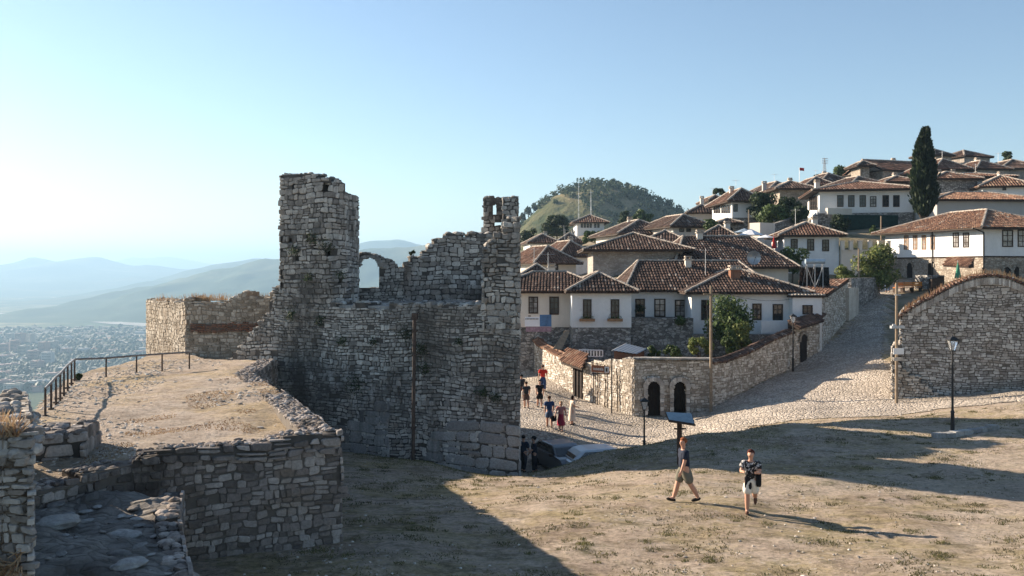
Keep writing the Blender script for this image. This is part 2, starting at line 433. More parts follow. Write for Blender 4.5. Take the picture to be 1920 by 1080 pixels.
# ------------------------------------------------------------------ ground height
CP = []
for px, py, Y in [
    (1290,943,24.7),(1408,970,23.3),(1060,1080,18.4),(1920,1080,17.9),(650,1015,20.6),(1920,850,31.8),(1786,812,36.3),(1500,1080,18.2),
    (975,893,34.5),(650,848,37.6),(800,868,35.5),(900,1000,21.6),(1100,930,26.2),(1600,880,29.5),(850,930,27.5),
    (1920,1000,21.5),(1650,840,33.2),(1500,850,32.5),(1300,870,30.6),(1150,885,31.4),
    (1040,880,37),(1100,853,37.2),(1200,837,37.5),(1300,819,38.2),(1450,799,40.2),(1650,779,42.8),(1920,765,40.6),
    (990,880,43),(1000,762,56),(1018,734,60),(1030,803,50),(1190,780,54.4),(1240,800,51.9),(1085,744,59.8),(1000,716,64),(985,690,68),
    (1330,766,54),(1420,725,57.5),(1487,690,62),(1550,650,67),(1600,612,72),(1640,572,78),(1690,542,85),
    (1380,790,47.9),(1500,760,49.3),(1600,755,49),(1680,744,49),(1920,731,46.6),(1800,738,47.7),(1580,700,57),(1650,640,64),
    (1700,521,90),(1920,521,88),(1843,521,80),(1515,432,113),(1710,420,113),(1600,455,100),(1450,500,95),(1300,505,100),
    (1620,390,150),(1900,345,160),(1900,405,125),(1760,420,108),(1350,430,125),(1250,452,130),(1100,482,130),(1000,500,130),
    (1100,440,200),(1000,470,190),(1250,425,200),(1100,665,66),(1300,655,66),(1450,640,66),(1180,520,80),(1050,530,90),(1800,340,200),(1500,360,200)]:
    p = at(px, py, Y); CP.append((p.x, p.y, p.z))
CP += [(3.4,41.5,-9.75),(6,42.3,-9.5),(9,43.2,-8.95),(12.5,44.5,-8.15),(6.5,47,-9.55),(0.8,38.5,-9.3),
       (-8,22,-6.6),(-12,28,-7.4),(-12,40,-8.2),(-20,40,-10),(-20,20,-7.5),(-15,52,-9.5),(-6,48,-9.5),(-5,60,-9),(0,8,-6),(15,8,-5.9),(-15,8,-6.5),(30,12,-5.9),(45,30,-6.0),(45,50,-6.2),
       (60,70,-2.5),(90,100,4),(130,150,13),(110,60,-2),(120,20,-5),(-10,100,-6),(-5,150,-2),(-5,220,0),(30,250,8),(100,250,16),(160,250,16),(32,62,-5.2),(36,72,-3.4)]
CPA = np.array(CP)
def _tps(r2):
    return np.where(r2 > 1e-12, 0.5*r2*np.log(np.maximum(r2, 1e-12)), 0.0)
_n = len(CPA)
_d2 = (CPA[:,None,0]-CPA[None,:,0])**2 + (CPA[:,None,1]-CPA[None,:,1])**2
_K = _tps(_d2) + np.eye(_n)*0.4
_P = np.hstack([np.ones((_n,1)), CPA[:,:2]])
_A = np.zeros((_n+3,_n+3)); _A[:_n,:_n] = _K; _A[:_n,_n:] = _P; _A[_n:,:_n] = _P.T
_W = np.linalg.solve(_A, np.concatenate([CPA[:,2], np.zeros(3)]))
def H(x, y):
    x = np.asarray(x, float); y = np.asarray(y, float)
    xc = np.clip(x, -22, 165); yc = np.clip(y, 4, 262)
    d2 = (xc[...,None]-CPA[:,0])**2 + (yc[...,None]-CPA[:,1])**2
    z = (_tps(d2) @ _W[:_n]) + _W[_n] + _W[_n+1]*xc + _W[_n+2]*yc
    xe = np.interp(yc, [0, 52, 75, 120, 262], [-21, -17, -5, -8, -12])
    d = np.maximum(0, xe - x)
    z = z - 0.62*d - 0.25*np.maximum(0, y-262) - 0.3*np.maximum(0, x-165)
    return np.maximum(z, -192)
def h(x, y): return float(H(x, y))
def ray(px, py, y0=8.0, y1=260.0):
    u = (px-960)/F; s = (HY-py)/F
    Y = y0
    while Y < y1:
        if s*Y <= h(u*Y, Y): break
        Y += 0.5
    a, b = Y-0.5, Y
    for _ in range(12):
        m = (a+b)/2
        if s*m <= h(u*m, m): b = m
        else: a = m
    return Vector((u*b, b, h(u*b, b)))

def graded(segs):
    out = []
    for a, b, st in segs:
        n = max(1, int(round((b-a)/st)))
        out += [a + (b-a)*i/n for i in range(n)]
    out.append(segs[-1][1]); return np.array(out)
def sheet(name, xs, ys, zf, mat, mask=None, kind='structure', smooth=True):
    X, Yy = np.meshgrid(xs, ys)
    Z = zf(X, Yy)
    nx, ny = len(xs), len(ys)
    v = np.stack([X.ravel(), Yy.ravel(), Z.ravel()], 1)
    i = np.arange((nx-1)*(ny-1)); r = i // (nx-1); c = i % (nx-1)
    a = r*nx + c
    q = np.stack([a, a+1, a+1+nx, a+nx], 1)
    if mask is not None:
        cx = (X[:-1,:-1]+X[1:,1:]).ravel()/2; cy = (Yy[:-1,:-1]+Yy[1:,1:]).ravel()/2
        q = q[mask(cx, cy)]
    me = bpy.data.meshes.new(name)
    me.from_pydata(v.tolist(), [], q.tolist())
    if smooth: me.polygons.foreach_set('use_smooth', [True]*len(me.polygons))
    me.materials.append(mat); me.update()
    o = bpy.data.objects.new(name, me); COL.objects.link(o)
    if kind: o['kind'] = kind
    return o
def inpoly(poly):
    P = np.array(poly)
    def f(x, y):
        res = np.zeros(x.shape, bool); n = len(P)
        for i in range(n):
            x0, y0 = P[i]; x1, y1 = P[(i+1) % n]
            c = ((y0 > y) != (y1 > y)) & (x < (x1-x0)*(y-y0)/((y1-y0) if y1 != y0 else 1e-9) + x0)
            res ^= c
        return res
    return f
def vnoise(X, Y, sc, amp, seed=0):
    rng = np.random.RandomState(seed); out = np.zeros(X.shape)
    for o in range(4):
        for k in range(3):
            a = rng.uniform(0, 6.28); f = sc*(2**o)*rng.uniform(0.7, 1.3)
            out += amp/(1.8**o)/3*np.sin(f*(X*math.cos(a)+Y*math.sin(a)) + rng.uniform(0, 6.28) + 1.5*np.sin(f*0.6*(X*math.sin(a)-Y*math.cos(a))))
    return out
HAZE = 1.7e-4
# ------------------------------------------------------------------ ground sheets
XS = graded([(-330,-60,12),(-60,-18,1.5),(-18,-6,0.5),(-6,30,0.26),(30,60,0.8),(60,165,3),(165,420,15)])
YS = graded([(3,14,0.5),(14,60,0.26),(60,110,0.7),(110,262,3),(262,640,14)])
def ground_z(X, Y):
    near = np.clip((70-Y)/20, 0, 1)
    return H(X, Y) + vnoise(X, Y, 1.3, 0.055, 3)*near + vnoise(X, Y, 3.6, 0.022, 13)*np.clip((45-Y)/8, 0, 1) + vnoise(X, Y, 0.25, 0.10, 5)*near*np.clip((X-1)/4+0.3, 0, 1)
def rp(px, py): v = ray(px, py); return (v.x, v.y)
road_poly = [(0.3,38.4),(1.6,38.9),(3.4,40.4),(6,41.8),(9,42.6),(12,43.2)] + [rp(*p) for p in [(1400,801),(1500,788),(1650,779),(1800,762),(1920,753)]] + \
    [(40,45.5),(40,51.5)] + [rp(*p) for p in [(1920,727),(1690,741),(1668,738)]] + [(22.6,52.5),(25,60),(28.5,68),(32,76),(35,82),(40,84),(55,84),(55,89)] + \
    [rp(1700,521)] + [(34.5,88),(31.5,80.5),(27.5,72),(23.5,67),(19.8,62.2),(16,58),(12.3,54.2),(7.4,54.6),(4.4,59.6),(1.6,66),(0.5,75),(-3,75),(-3,60),(0.2,50)]
in_road = inpoly(road_poly)
town_poly = [(1.6,66.5),(4.4,60),(7.5,55.2),(12.3,55.2),(16,59),(19.8,63),(23.5,68),(27.5,73),(31.5,81.5),(34.5,89),(60,89),(60,84),(40,84),(35,81),(28.5,67.5),(24,56),(26,52.5),(60,52.5),(60,45),(500,40),(500,700),(-400,700),(-400,62),(-3,62),(-3,80),(0.6,76)]
in_town = inpoly(town_poly)
meadow = sheet('meadow_ground', XS, YS, ground_z, M['ground'], lambda x, y: ~in_town(x, y))
hillside = sheet('hillside_ground', XS, YS, ground_z, M['townground'], in_town)
road = sheet('cobbled_road', XS[(XS > -5) & (XS < 62)], YS[(YS > 37) & (YS < 95)], lambda X, Y: ground_z(X, Y) + 0.025, M['cobble'], in_road)
def g(x, y): return float(ground_z(np.array([x]), np.array([y]))[0])

# ------------------------------------------------------------------ masonry
class Path:
    def __init__(s, pts):
        s.p = [Vector((a, b)) for a, b in pts]
        s.L = [0.0]
        for i in range(len(s.p)-1): s.L.append(s.L[-1] + (s.p[i+1]-s.p[i]).length)
        s.len = s.L[-1]
    def seg(s, t):
        for i in range(len(s.p)-1):
            if t <= s.L[i+1] or i == len(s.p)-2: return i
    def pos(s, t, off=0.0, i=None):
        if i is None: i = s.seg(t)
        a, b = s.p[i], s.p[i+1]; d = (b-a); l = d.length; d = d/l
        q = a + d*(t - s.L[i]); n = Vector((d.y, -d.x))
        return q + n*off
    def px(s, t):
        q = s.pos(t); return pxof(q.x, q.y)
def pxtop(path, tab):
    def f(t):
        q = path.pos(min(max(t, 0), path.len)); return zz(interp(tab, pxof(q.x, q.y)), q.y)
    return f
def pxz(path, px, py):   # (s,z) on path of the photo pixel
    best = min((abs(path.px(path.len*i/400)-px), path.len*i/400) for i in range(401))
    s = best[1]; return s, zz(py, path.pos(s).y)
def masonry(parent, name, path, top, bot, mat, mortar, thick=0.8, course=(0.14,0.28), width=(0.22,0.55), protr=(0.02,0.06),
            hole=None, cell=0.3, cap=0.16, rag=0.12, seed=0, gap=0.02, miss=0.012, back=False, bigbase=None, capn=1.0, xmax=None):
    rnd = random.Random(seed + 11); st = random.getstate(); random.seed(seed + 5)
    mb = MB()
    hole = hole or (lambda s, z: False)
    top0 = top
    top = lambda s: top0(s) + rag*(noise.noise(Vector((s*1.1, seed*3.1, 0))) + 0.6*noise.noise(Vector((s*3.7, seed*1.7, 4))))
    # core
    n = max(1, int(math.ceil(path.len/cell))); ds = path.len/n
    zmin = min(bot(ds*(i+.5)) for i in range(n)); zmax = max(top(ds*(i+.5)) for i in range(n))
    nzc = max(1, int(math.ceil((zmax-zmin)/cell))); dz = (zmax-zmin)/nzc
    occ = [[False]*(nzc+1) for _ in range(n)]
    for i in range(n):
        s = ds*(i+.5); tt = top(s); bb = bot(s)
        for j in range(nzc):
            z = zmin + dz*(j+.5); occ[i][j] = (bb-dz*0.5 <= z <= tt) and not hole(s, z)
    o = lambda i, j: 0 <= i < n and 0 <= j < nzc and occ[i][j]
    def P(i, j, k):
        s = min(ds*i, path.len); seg = None
        q = path.pos(s, 0.0 if k == 0 else -thick)
        return (q.x if xmax is None else min(q.x, xmax), q.y, zmin + dz*j)
    for i in range(n):
        for j in range(nzc):
            if not occ[i][j]: continue
            mb.face([P(i,j,0),P(i+1,j,0),P(i+1,j+1,0),P(i,j+1,0)], 1)
            mb.face([P(i+1,j,1),P(i,j,1),P(i,j+1,1),P(i+1,j+1,1)], 1)
            if not o(i-1,j): mb.face([P(i,j,1),P(i,j,0),P(i,j+1,0),P(i,j+1,1)], 1)
            if not o(i+1,j): mb.face([P(i+1,j,0),P(i+1,j,1),P(i+1,j+1,1),P(i+1,j+1,0)], 1)
            if not o(i,j+1): mb.face([P(i,j+1,0),P(i+1,j+1,0),P(i+1,j+1,1),P(i,j+1,1)], 1)
            if not o(i,j-1): mb.face([P(i,j,1),P(i+1,j,1),P(i+1,j,0),P(i,j,0)], 1)
    # stones
    def W(s, z):
        return (s + 0.10*noise.noise(Vector((s*0.9, z*0.9, seed))), z + 0.13*noise.noise(Vector((s*0.55, z*0.55, seed+7))) + 0.04*noise.noise(Vector((s*2.3, z*2.3, seed+2))))
    def stones(side):
        z = zmin - 0.1
        while z < zmax + 0.1:
            ch = rnd.uniform(*course)
            big = bigbase and z < bigbase[0]
            if big: ch = rnd.uniform(bigbase[1]*0.8, bigbase[1]*1.15)
            s = -rnd.uniform(0, 0.4)
            while s < path.len:
                wd = rnd.uniform(*width) * (0.75 + 0.5*rnd.random())
                if big: wd = bigbase[1]*rnd.uniform(1.2, 2.6)
                a, b = max(0, s), min(path.len, s+wd); s += wd
                if b - a < 0.06: continue
                if rnd.random() < miss and not big: continue
                parts = [(a, b, z, z+ch)]
                if not big:
                    r = rnd.random()
                    if r < 0.16 and ch > 0.17:
                        m = z + ch*rnd.uniform(0.4, 0.6); parts = [(a, b, z, m), (a, b, m, z+ch)]
                    elif r < 0.26 and b-a > 0.3:
                        m = a + (b-a)*rnd.uniform(0.3, 0.7); parts = [(a, m, z, z+ch*rnd.uniform(.85,1)), (m, b, z, z+ch)]
                for (a1, b1, z0, z1) in parts:
                    sc, zc = (a1+b1)/2, (z0+z1)/2
                    if zc > top(sc)+0.04 or zc < bot(sc)-0.25 or hole(sc, zc): continue
                    j = min(0.2*(z1-z0), 0.045)
                    g2 = gap*0.5 + rnd.random()*gap*0.6
                    c = [(a1+g2,z0+g2),(b1-g2,z0+g2),(b1-g2,z1-g2),(a1+g2,z1-g2)]
                    c = [(u+rnd.uniform(-j,j)*0.7, v+rnd.uniform(-j,j)) for u, v in c]
                    k = rnd.uniform(0.0, 0.35)
                    cx = sum(u for u, v in c)/4; cz = sum(v for u, v in c)/4
                    pr = rnd.uniform(*protr)
                    # eight-sided outline: corners cut
                    ring = []
                    for q in range(4):
                        u0, v0 = c[q]; up, vp = c[(q-1) % 4]; un, vn = c[(q+1) % 4]
                        e = rnd.uniform(0.08, 0.26)
                        ring.append((lerp(u0, up, e*0.7), lerp(v0, vp, e))); ring.append((lerp(u0, un, e*0.7), lerp(v0, vn, e)))
                    ins = rnd.uniform(0.8, 0.9)
                    sg = path.seg(sc)
                    vs = []
                    for rr, off in ((1.0, -0.03), (1.0, pr*0.55), (ins, pr)):
                        tilt = rnd.uniform(-0.15, 0.15)*pr
                        for u, v in ring:
                            uu = cx + (u-cx)*rr; vv = cz + (v-cz)*rr
                            wu, wv = W(uu, vv)
                            of = off + (tilt*(vv-cz)/max(.05, z1-z0) if off == pr else 0)
                            q2 = path.pos(wu, of if side == 0 else -thick-of, sg)
                            vs.append((q2.x, q2.y, wv))
                    fs = []
                    for lv in (0, 8):
                        for q in range(8):
                            r2 = (q+1) % 8
                            fs.append((lv+q, lv+r2, lv+8+r2, lv+8+q) if side == 0 else (lv+r2, lv+q, lv+8+q, lv+8+r2))
                    fs.append(tuple(range(16, 24)) if side == 0 else tuple(range(23, 15, -1)))
                    mb.raw(vs, fs, 0)
            z += ch
    stones(0)
    if back: stones(1)
    # loose stones along the broken top
    if cap:
        s = 0.0
        while s < path.len:
            ci = min(n-1, int(s/ds)); js = [j for j in range(nzc) if occ[ci][j]]
            tt = zmin + dz*(js[-1]+1) if js else top(s)
            if js and not hole(s, tt-0.1):
                off = 0.12
                while off < thick:
                    if rnd.random() < 0.85*capn:
                        q = path.pos(s, -off)
                        if xmax is not None: q.x = min(q.x, xmax-0.1)
                        r = cap*rnd.uniform(0.55, 1.25)
                        if rnd.random() < 0.75: mb.blob((q.x, q.y, tt - r*0.15 + rnd.uniform(-0.05, 0.05)), (r*1.2, r, r*0.62), 0, sub=1)
                        else: mb.box((q.x, q.y, tt - r*0.1), (r*1.7, r*1.4, r*0.9), rnd.uniform(0, 3), 0, jit=r*0.22)
                    off += cap*1.5
            s += cap*1.35
    ob = mb.build(name, [mat, mortar], parent)
    random.setstate(st)
    return ob

# ------------------------------------------------------------------ the ruined castle
castle = thing('castle_ruin', 'ruined grey stone castle with a tall broken tower and an open arch', 'castle', (-5, 40, -8))
ML = M['mortar_dark']
pA = Path([(-14.6, 41.2), (0.31, 34.5)])
topA = pxtop(pA, [(380,702),(400,692),(440,668),(452,650),(456,640),(472,627),(490,602),(505,590),(511,560),(516,538),(530,546),(560,575),(975,575)])
def holesA(s, z):
    for hx, hy, r in HA:
        if (s-hx)**2 + (z-hy)**2 < r*r: return True
    return False
HA = [pxz(pA, x, y) + (r,) for x, y, r in [(484,692,0.16),(612,660,0.1),(577,650,0.09),(600,640,0.08),(898,600,0.1),(905,760,0.1),(845,640,0.08)]]
masonry(castle, 'outer_wall', pA, topA, lambda s: g(*pA.pos(s))-0.6, M['castle'], ML, 1.2, (0.08,0.22), (0.12,0.42), hole=None, seed=1, cap=0.15, rag=0.1, miss=0.03, xmax=0.27)
# block with large ashlar in the lower right of the outer wall
pAa = Path([(-4.6, 36.71+0.02), (0.36, 34.42)])
masonry(castle, 'ashlar_footing', pAa, pxtop(pAa, [(760,880),(800,850),(815,800),(835,790),(980,790)]), lambda s: g(*pAa.pos(s))-0.6, M['ashlar'], ML, 0.3, (0.42,0.55), (0.7,1.4), protr=(0.03,0.07), seed=31, xmax=0.27, cap=0, gap=0.03, miss=0)
pL = Path([(-7.6, 38.05-0.02), (-5.1, 36.93-0.02)])
masonry(castle, 'block_patch', pL, pxtop(pL, [(660,800),(672,765),(690,760),(780,760)]), lambda s: zz(845, pL.pos(s).y), M['ashlar'], ML, 0.15, (0.42,0.6), (0.6,1.3), protr=(0.02,0.05), seed=33, cap=0, gap=0.03, miss=0)
pB = Path([(0.29, 35.2), (0.31, 50.2)])
tB = [(34.5,1.6),(35.2,2.0),(35.9,1.2),(36.25,-0.2),(36.4,-1.35),(36.65,-1.35),(36.8,0.2),(38.2,0.5),(38.45,-0.6),(38.55,-1.4),(39.0,-1.3),(39.4,-.7),(41,-.2),(43,-.4),(44.6,-.6),(44.8,-1.4),(46.0,-1.4),(46.1,3.25),(48,3.7),(50.2,3.8)]  # unseen top line, notched and raised to shape the shadow on the meadow
masonry(castle, 'side_wall', pB, lambda s: interp(tB, 35.2+s), lambda s: g(*pB.pos(s, 0.3))-0.8, M['castle'], ML, 0.75, (0.16,0.28), (0.25,0.6), seed=2, cap=0.15, rag=0.1)
# deck behind the parapet
mb = MB()
dk = [(-9.2,39.0),(0.0,34.9),(0.0,50),(-9.5,50)]
mb.raw([(x,y,-1.55) for x,y in dk]+[(x,y,-2.2) for x,y in dk], [(0,1,2,3),(4,7,6,5),(0,4,5,1),(1,5,6,2),(2,6,7,3),(3,7,4,0)])
for i in range(260):
    t_ = random.random(); x = random.uniform(-6.8, -0.2); y = 35.0 - 0.45*(x-0.31) + random.uniform(0.9, 6)
    r = random.uniform(0.04, 0.14); mb.blob((x, y, -1.54), (r*1.2, r, r*0.7), 0)
mb.build('walkway', [M['rubble']], castle)
# main tower
pT = Path([(-10.6,41.6),(-10.27,39.3),(-8.7,38.55),(-7.75,38.3),(-7.3,38.8),(-7.02,40.5),(-7.4,41.9)])
tT = pxtop(pT, [(520,329),(535,331),(560,330),(586,328),(592,335),(619,338),(644,346),(646.5,366),(655,366),(672,373)])
TH = [pxz(pT, x, y) + (r,) for x, y, r in [(610,353,0.2),(549,352,0.12),(588,463,0.1),(546,450,0.12),(615,478,0.16),(559,484,0.1),(636,530,0.1),(574,440,0.1)]]
def holeT(s, z):
    if z > 4.6: return True
    for a, b, r in TH:
        if abs(s-a) < r and abs(z-b) < r*1.2: return True
    return False
masonry(castle, 'tower', pT, tT, lambda s: -2.4, M['castle'], ML, 1.1, (0.12,0.28), (0.16,0.5), protr=(0.015,0.055), hole=holeT, seed=3, cap=0.1, rag=0.05, cell=0.2, miss=0.02)
# arch wall
pD = Path([(-7.55,42.0),(-5.15,42.3)])
def holeD(s, z):
    q = pD.pos(s); px = pxof(q.x, q.y); py = HY - z/q.y*F
    if 673 < px < 712:
        if 500 <= py < 541: return True
        if py < 500: return ((px-692.5)/19.5)**2 + ((py-500)/16.5)**2 < 1
    return False
masonry(castle, 'arched_window', pD, pxtop(pD, [(655,486),(665,481),(680,475),(700,477),(712,481),(722,485),(735,489),(748,503),(760,512)]), lambda s: -2.4, M['castle'], ML, 0.7, (0.12,0.2), (0.16,0.34), hole=holeD, seed=4, cap=0.1, rag=0.03, cell=0.07)
mb = MB()
for i in range(15):      # voussoirs round the arch
    a = math.pi*(i+0.5)/15
    px, py = 692.5 - 22*math.cos(a), 500 - 19.5*math.sin(a)
    q = at(px, py, 42.05)
    mb.box((q.x, 42.0, q.z), (0.28, 0.16, 0.11), 0, 0, jit=0.02)
mb.build('arch_ring', [M['castle']], castle)
# back wall of the hall
pC = Path([(-5.6,43.6),(-1.0,44.6)])
masonry(castle, 'hall_wall', pC, pxtop(pC, [(740,515),(750,506),(757,500),(764,495),(772,487),(785,481),(800,472),(808,462),(815,455),(830,447),(840,441),(850,439),(880,441),(905,438),(920,438)]), lambda s: -2.4, M['castle'], ML, 1.0, (0.13,0.26), (0.2,0.45), seed=5, cap=0.17, rag=0.12, miss=0.03)
pE = Path([(-7.0,42.7),(-6.2,43.2),(-5.3,43.6)])
masonry(castle, 'broken_pier', pE, pxtop(pE, [(680,560),(715,545),(740,522),(752,508),(760,502)]), lambda s: -2.4, M['castle'], ML, 0.9, (0.13,0.26), (0.2,0.45), seed=6, cap=0.15)
# broken wall at right front
pF = Path([(-1.12,38.4),(-1.12,35.15),(0.33,34.47)])
masonry(castle, 'broken_corner', pF, pxtop(pF, [(905,472),(912,461),(917,455),(928,447),(942,439),(950,424),(956,410),(966,410),(973,420)]), lambda s: -2.4, M['castle'], ML, 0.7, (0.15,0.28), (0.2,0.5), protr=(0.03,0.1), seed=7, cap=0.19, rag=0.1, xmax=0.28)
pG = Path([(-1.52,50),(-1.52,48.0),(-0.46,48.0),(-0.46,45.93),(0.25,45.93)])
def holeG(s, z):
    q = pG.pos(s); px = pxof(q.x, q.y); py = HY - z/q.y*F
    return s > 2.0 and ((924.5 < px < 932 and 383 < py < 401) or (928.5 < px < 940 and 415 < py < 422))
masonry(castle, 'turret', pG, pxtop(pG, [(900,372),(912,371),(920,369),(944,373),(960,372),(970,370)]), lambda s: -2.4, M['castle'], ML, 0.45, (0.14,0.26), (0.2,0.45), hole=holeG, seed=8, cap=0.12, rag=0.06, cell=0.1, back=False)
# rain pipe with head box and brackets on the outer wall
mb = MB(); q0 = at(779,597,36.05); q1 = at(776,868,35.9)
mb.tube((q0.x, q0.y-0.35, q0.z), (q1.x, q1.y-0.35, q1.z), 0.07, 0.07, 8)
mb.box((q0.x, q0.y-0.25, q0.z+0.1), (0.22,0.3,0.25))
for k in range(6):
    w = q0.lerp(q1, (k+.5)/6); mb.box((w.x, w.y-0.2, w.z), (0.2,0.4,0.05))
mb.build('drain_pipe', [M['rust']], castle)

# the lit bastion to the left
bast = thing('stone_bastion', 'square stone bastion with sunlit left face and red brick band, left of tower', 'bastion', (-16, 44, -9))
pBa = Path([(-20.2,49.0),(-15.82,43.0),(-10.6,41.9)])
masonry(bast, 'wall', pBa, pxtop(pBa, [(280,566),(320,567),(350,564),(380,566),(432,565),(440,557),(455,553),(470,556),(480,563),(505,562),(512,548),(517,536),(540,536)]), lambda s: min(-9, g(*pBa.pos(s, .3)))-1.0, M['bastion'], M['mortar_warm'], 1.2, (0.12,0.22), (0.16,0.38), protr=(0.02,0.05), seed=9, cap=0.13, rag=0.05, miss=0.02)
pBb = Path([(-15.55,42.86),(-11.9,42.1)])
masonry(bast, 'brick_band', pBb, pxtop(pBb, [(355,609),(500,608)]), lambda s: zz(620, pBb.pos(s).y), M['brickband'], M['mortar_dark'], 0.15, (0.06,0.09), (0.15,0.3), protr=(0.02,0.04), seed=10, cap=0, rag=0.03)

# ------------------------------------------------------------------ terrace
pTe = Path([(-10.3,16.2),(-9.2,17.2),(-8.14,18.8),(-3.95,20.5),(-9.9,34.2),(-10.4,39.3)])
def topTe(s):
    q = pTe.pos(s)
    if s < pTe.L[2]: return lerp(-4.55, -4.12, s/pTe.L[2])
    if s < pTe.L[3]: return lerp(-4.08, -3.86, (s-pTe.L[2])/(pTe.L[3]-pTe.L[2]))
    if s < pTe.L[4]: return lerp(-3.86, -4.0, (s-pTe.L[3])/(pTe.L[4]-pTe.L[3]))
    return -4.0
terr = thing('terrace_wall', 'low stone retaining wall holding up the dry earth terrace in the left foreground', 'retaining wall', (-7, 20, -6.3))
masonry(terr, 'wall', pTe, topTe, lambda s: g(*pTe.pos(s, 0.3))-0.5, M['terrace'], M['mortar_pale'], 0.75, (0.11,0.21), (0.14,0.34), protr=(0.02,0.05), seed=12, gap=0.01, cap=0.075, rag=0.03, cell=0.15, capn=1.2, miss=0.02)
pTc = Path([(-7.9,18.83),(-3.93,20.45)])
masonry(terr, 'coping', pTc, lambda s: lerp(-3.96,-3.76, s/pTc.len), lambda s: lerp(-4.13,-3.93, s/pTc.len), M['terrace'], ML, 0.5, (0.17,0.2), (0.25,0.6), protr=(0.04,0.09), seed=13, cap=0.06, rag=0.0, cell=0.17, gap=0.03)
tpoly = [(-10.0,16.4),(-9.1,17.35),(-8.1,18.95),(-4.15,20.6),(-10.0,34.2),(-10.5,39.6),(-14.4,41.4),(-15.9,43.2),(-17.2,43.8),(-17.3,38),(-16.9,33.6),(-15,28.5),(-13.4,24.6),(-12.2,21.0),(-11.6,17)]
def terr_z(X, Y):
    z = -4.14 - 0.25*np.clip((19.5-Y)/3, 0, 1)
    z = z + 0.22*np.exp(-((X+9.5)**2/14 + (Y-28)**2/30))
    return z + vnoise(X, Y, 1.6, 0.05, 9) + vnoise(X, Y, 0.5, 0.06, 19)
sheet('terrace_ground', graded([(-17.6,-4,0.16)]), graded([(16,44.5,0.2)]), terr_z, M['terrace_ground'], inpoly(tpoly))
def skirt(name, poly, zf, zb, mat):
    mb = MB(); n = len(poly)
    for i in range(n):
        a, b = poly[i], poly[(i+1) % n]
        za = float(zf(np.array([a[0]]), np.array([a[1]]))[0])-0.04; zb_ = float(zf(np.array([b[0]]), np.array([b[1]]))[0])-0.04
        mb.face([(a[0],a[1],zb),(b[0],b[1],zb),(b[0],b[1],zb_),(a[0],a[1],za)])
    o = mb.build(name, mat); o['kind'] = 'structure'; return o
skirt('terrace_bank', tpoly, terr_z, -12, M['ground'])

# railing round the terrace
rail = thing('iron_railing', 'rusty iron handrail on posts along the terrace edge overlooking the valley', 'railing', (-14.5, 30, -4.2))
posts = []
for px, pb, Y in [(85,781,24.9),(96,768,25.8),(105,756,26.7),(113,748,27.6),(120,738,28.7),(127,728,30.2),(134,720,31.8),(140,713,33.3),(199,710,34.1),(256,704,35.2),(304,700,36.0),(355,696,36.9)]:
    p = at(px, pb, Y); posts.append(p)
for p in posts:
    mb = MB(); mb.tube((p.x, p.y, p.z-0.15), (p.x, p.y, p.z+0.77), 0.035, 0.03, 8); mb.box((p.x, p.y, p.z+0.02), (0.12,0.12,0.05))
    mb.build('post', [M['rust']], rail)
mb = MB(); top = [(p.x, p.y, p.z+0.79) for p in posts]
mb.path(top, 0.036, 8); mb.build('handrail', [M['railtop']], rail)

# rocky path at lower left
ppoly = [(-4.45,12.5),(-6.3,16.7),(-7.1,18.3),(-8.4,18.4),(-9.3,17.1),(-10.4,16.1),(-13,16),(-12,3.5),(-3.0,3.5),(-3.3,8.0)]
def path_z(X, Y):
    z = -4.62 + 0.03*(14-Y) + 0.10*(X+7)*-0.5
    steps = 0.12*np.tanh(6*np.sin(Y*1.7+X*0.6))
    return z + steps*0.5 + vnoise(X, Y, 1.9, 0.09, 29) + vnoise(X, Y, 5.5, 0.05, 39)
sheet('rocky_path', graded([(-13,-2.9,0.1)]), graded([(3.4,18.5,0.1)]), path_z, M['rockpath'], inpoly(ppoly))
pw = thing('path_wall', 'rubble stone edge of the rocky path dropping to the grass, lower left', 'retaining wall', (-5, 12, -6.3))
pPw = Path([(-3.0,3.5),(-3.3,8.0),(-4.45,12.5),(-6.3,16.7),(-6.9,18.6)])
masonry(pw, 'wall', pPw, lambda s: float(path_z(np.array([pPw.pos(s).x]), np.array([pPw.pos(s).y]))[0])+0.06, lambda s: g(*pPw.pos(s, .3))-0.5, M['terrace'], ML, 0.4, (0.15,0.3), (0.2,0.5), seed=14, cap=0.11, rag=0.06)
mb = MB()
for i in range(260):
    x = random.uniform(-9.6,-3.6); y = random.uniform(8.5,17.6)
    r = min(0.17, abs(random.gauss(0, 0.05))+0.025)
    z = float(path_z(np.array([x]), np.array([y]))[0])
    if not inpoly(ppoly)(np.array([x]), np.array([y]))[0]: continue
    mb.blob((x, y, z+0.01), (r*1.6, r, r*0.35), 0, sub=1)
o = mb.build('loose_stones', [M['slab']]); tag(o, 'loose grey stones lying on the rocky path at lower left', 'stones', kind='stuff')
for (px, py, Y, r, lab) in [(362,1032,17.0,0.33,'rounded grey boulder at the foot of the path wall, lower left'),(105,935,16.2,0.34,'flat pale stone slab used as a step beside the near wall'),(245,1055,13.6,0.22,'broad flat rock in the middle of the rocky path'),(232,985,15.6,0.26,'sunlit rock at the upper end of the rocky path')]:
    p = at(px, py, Y); mb = MB()
    zb = g(p.x, p.y) if px == 362 else float(path_z(np.array([p.x]), np.array([p.y]))[0])
    mb.blob((p.x, p.y, zb+r*0.25), (r*1.25, r*0.9, r*(0.95 if px == 362 else 0.35)), 0, sub=2)
    o = mb.build('boulder', [M['slab'] if px != 362 else M['terrace']], smooth=False); tag(o, lab, 'rock')
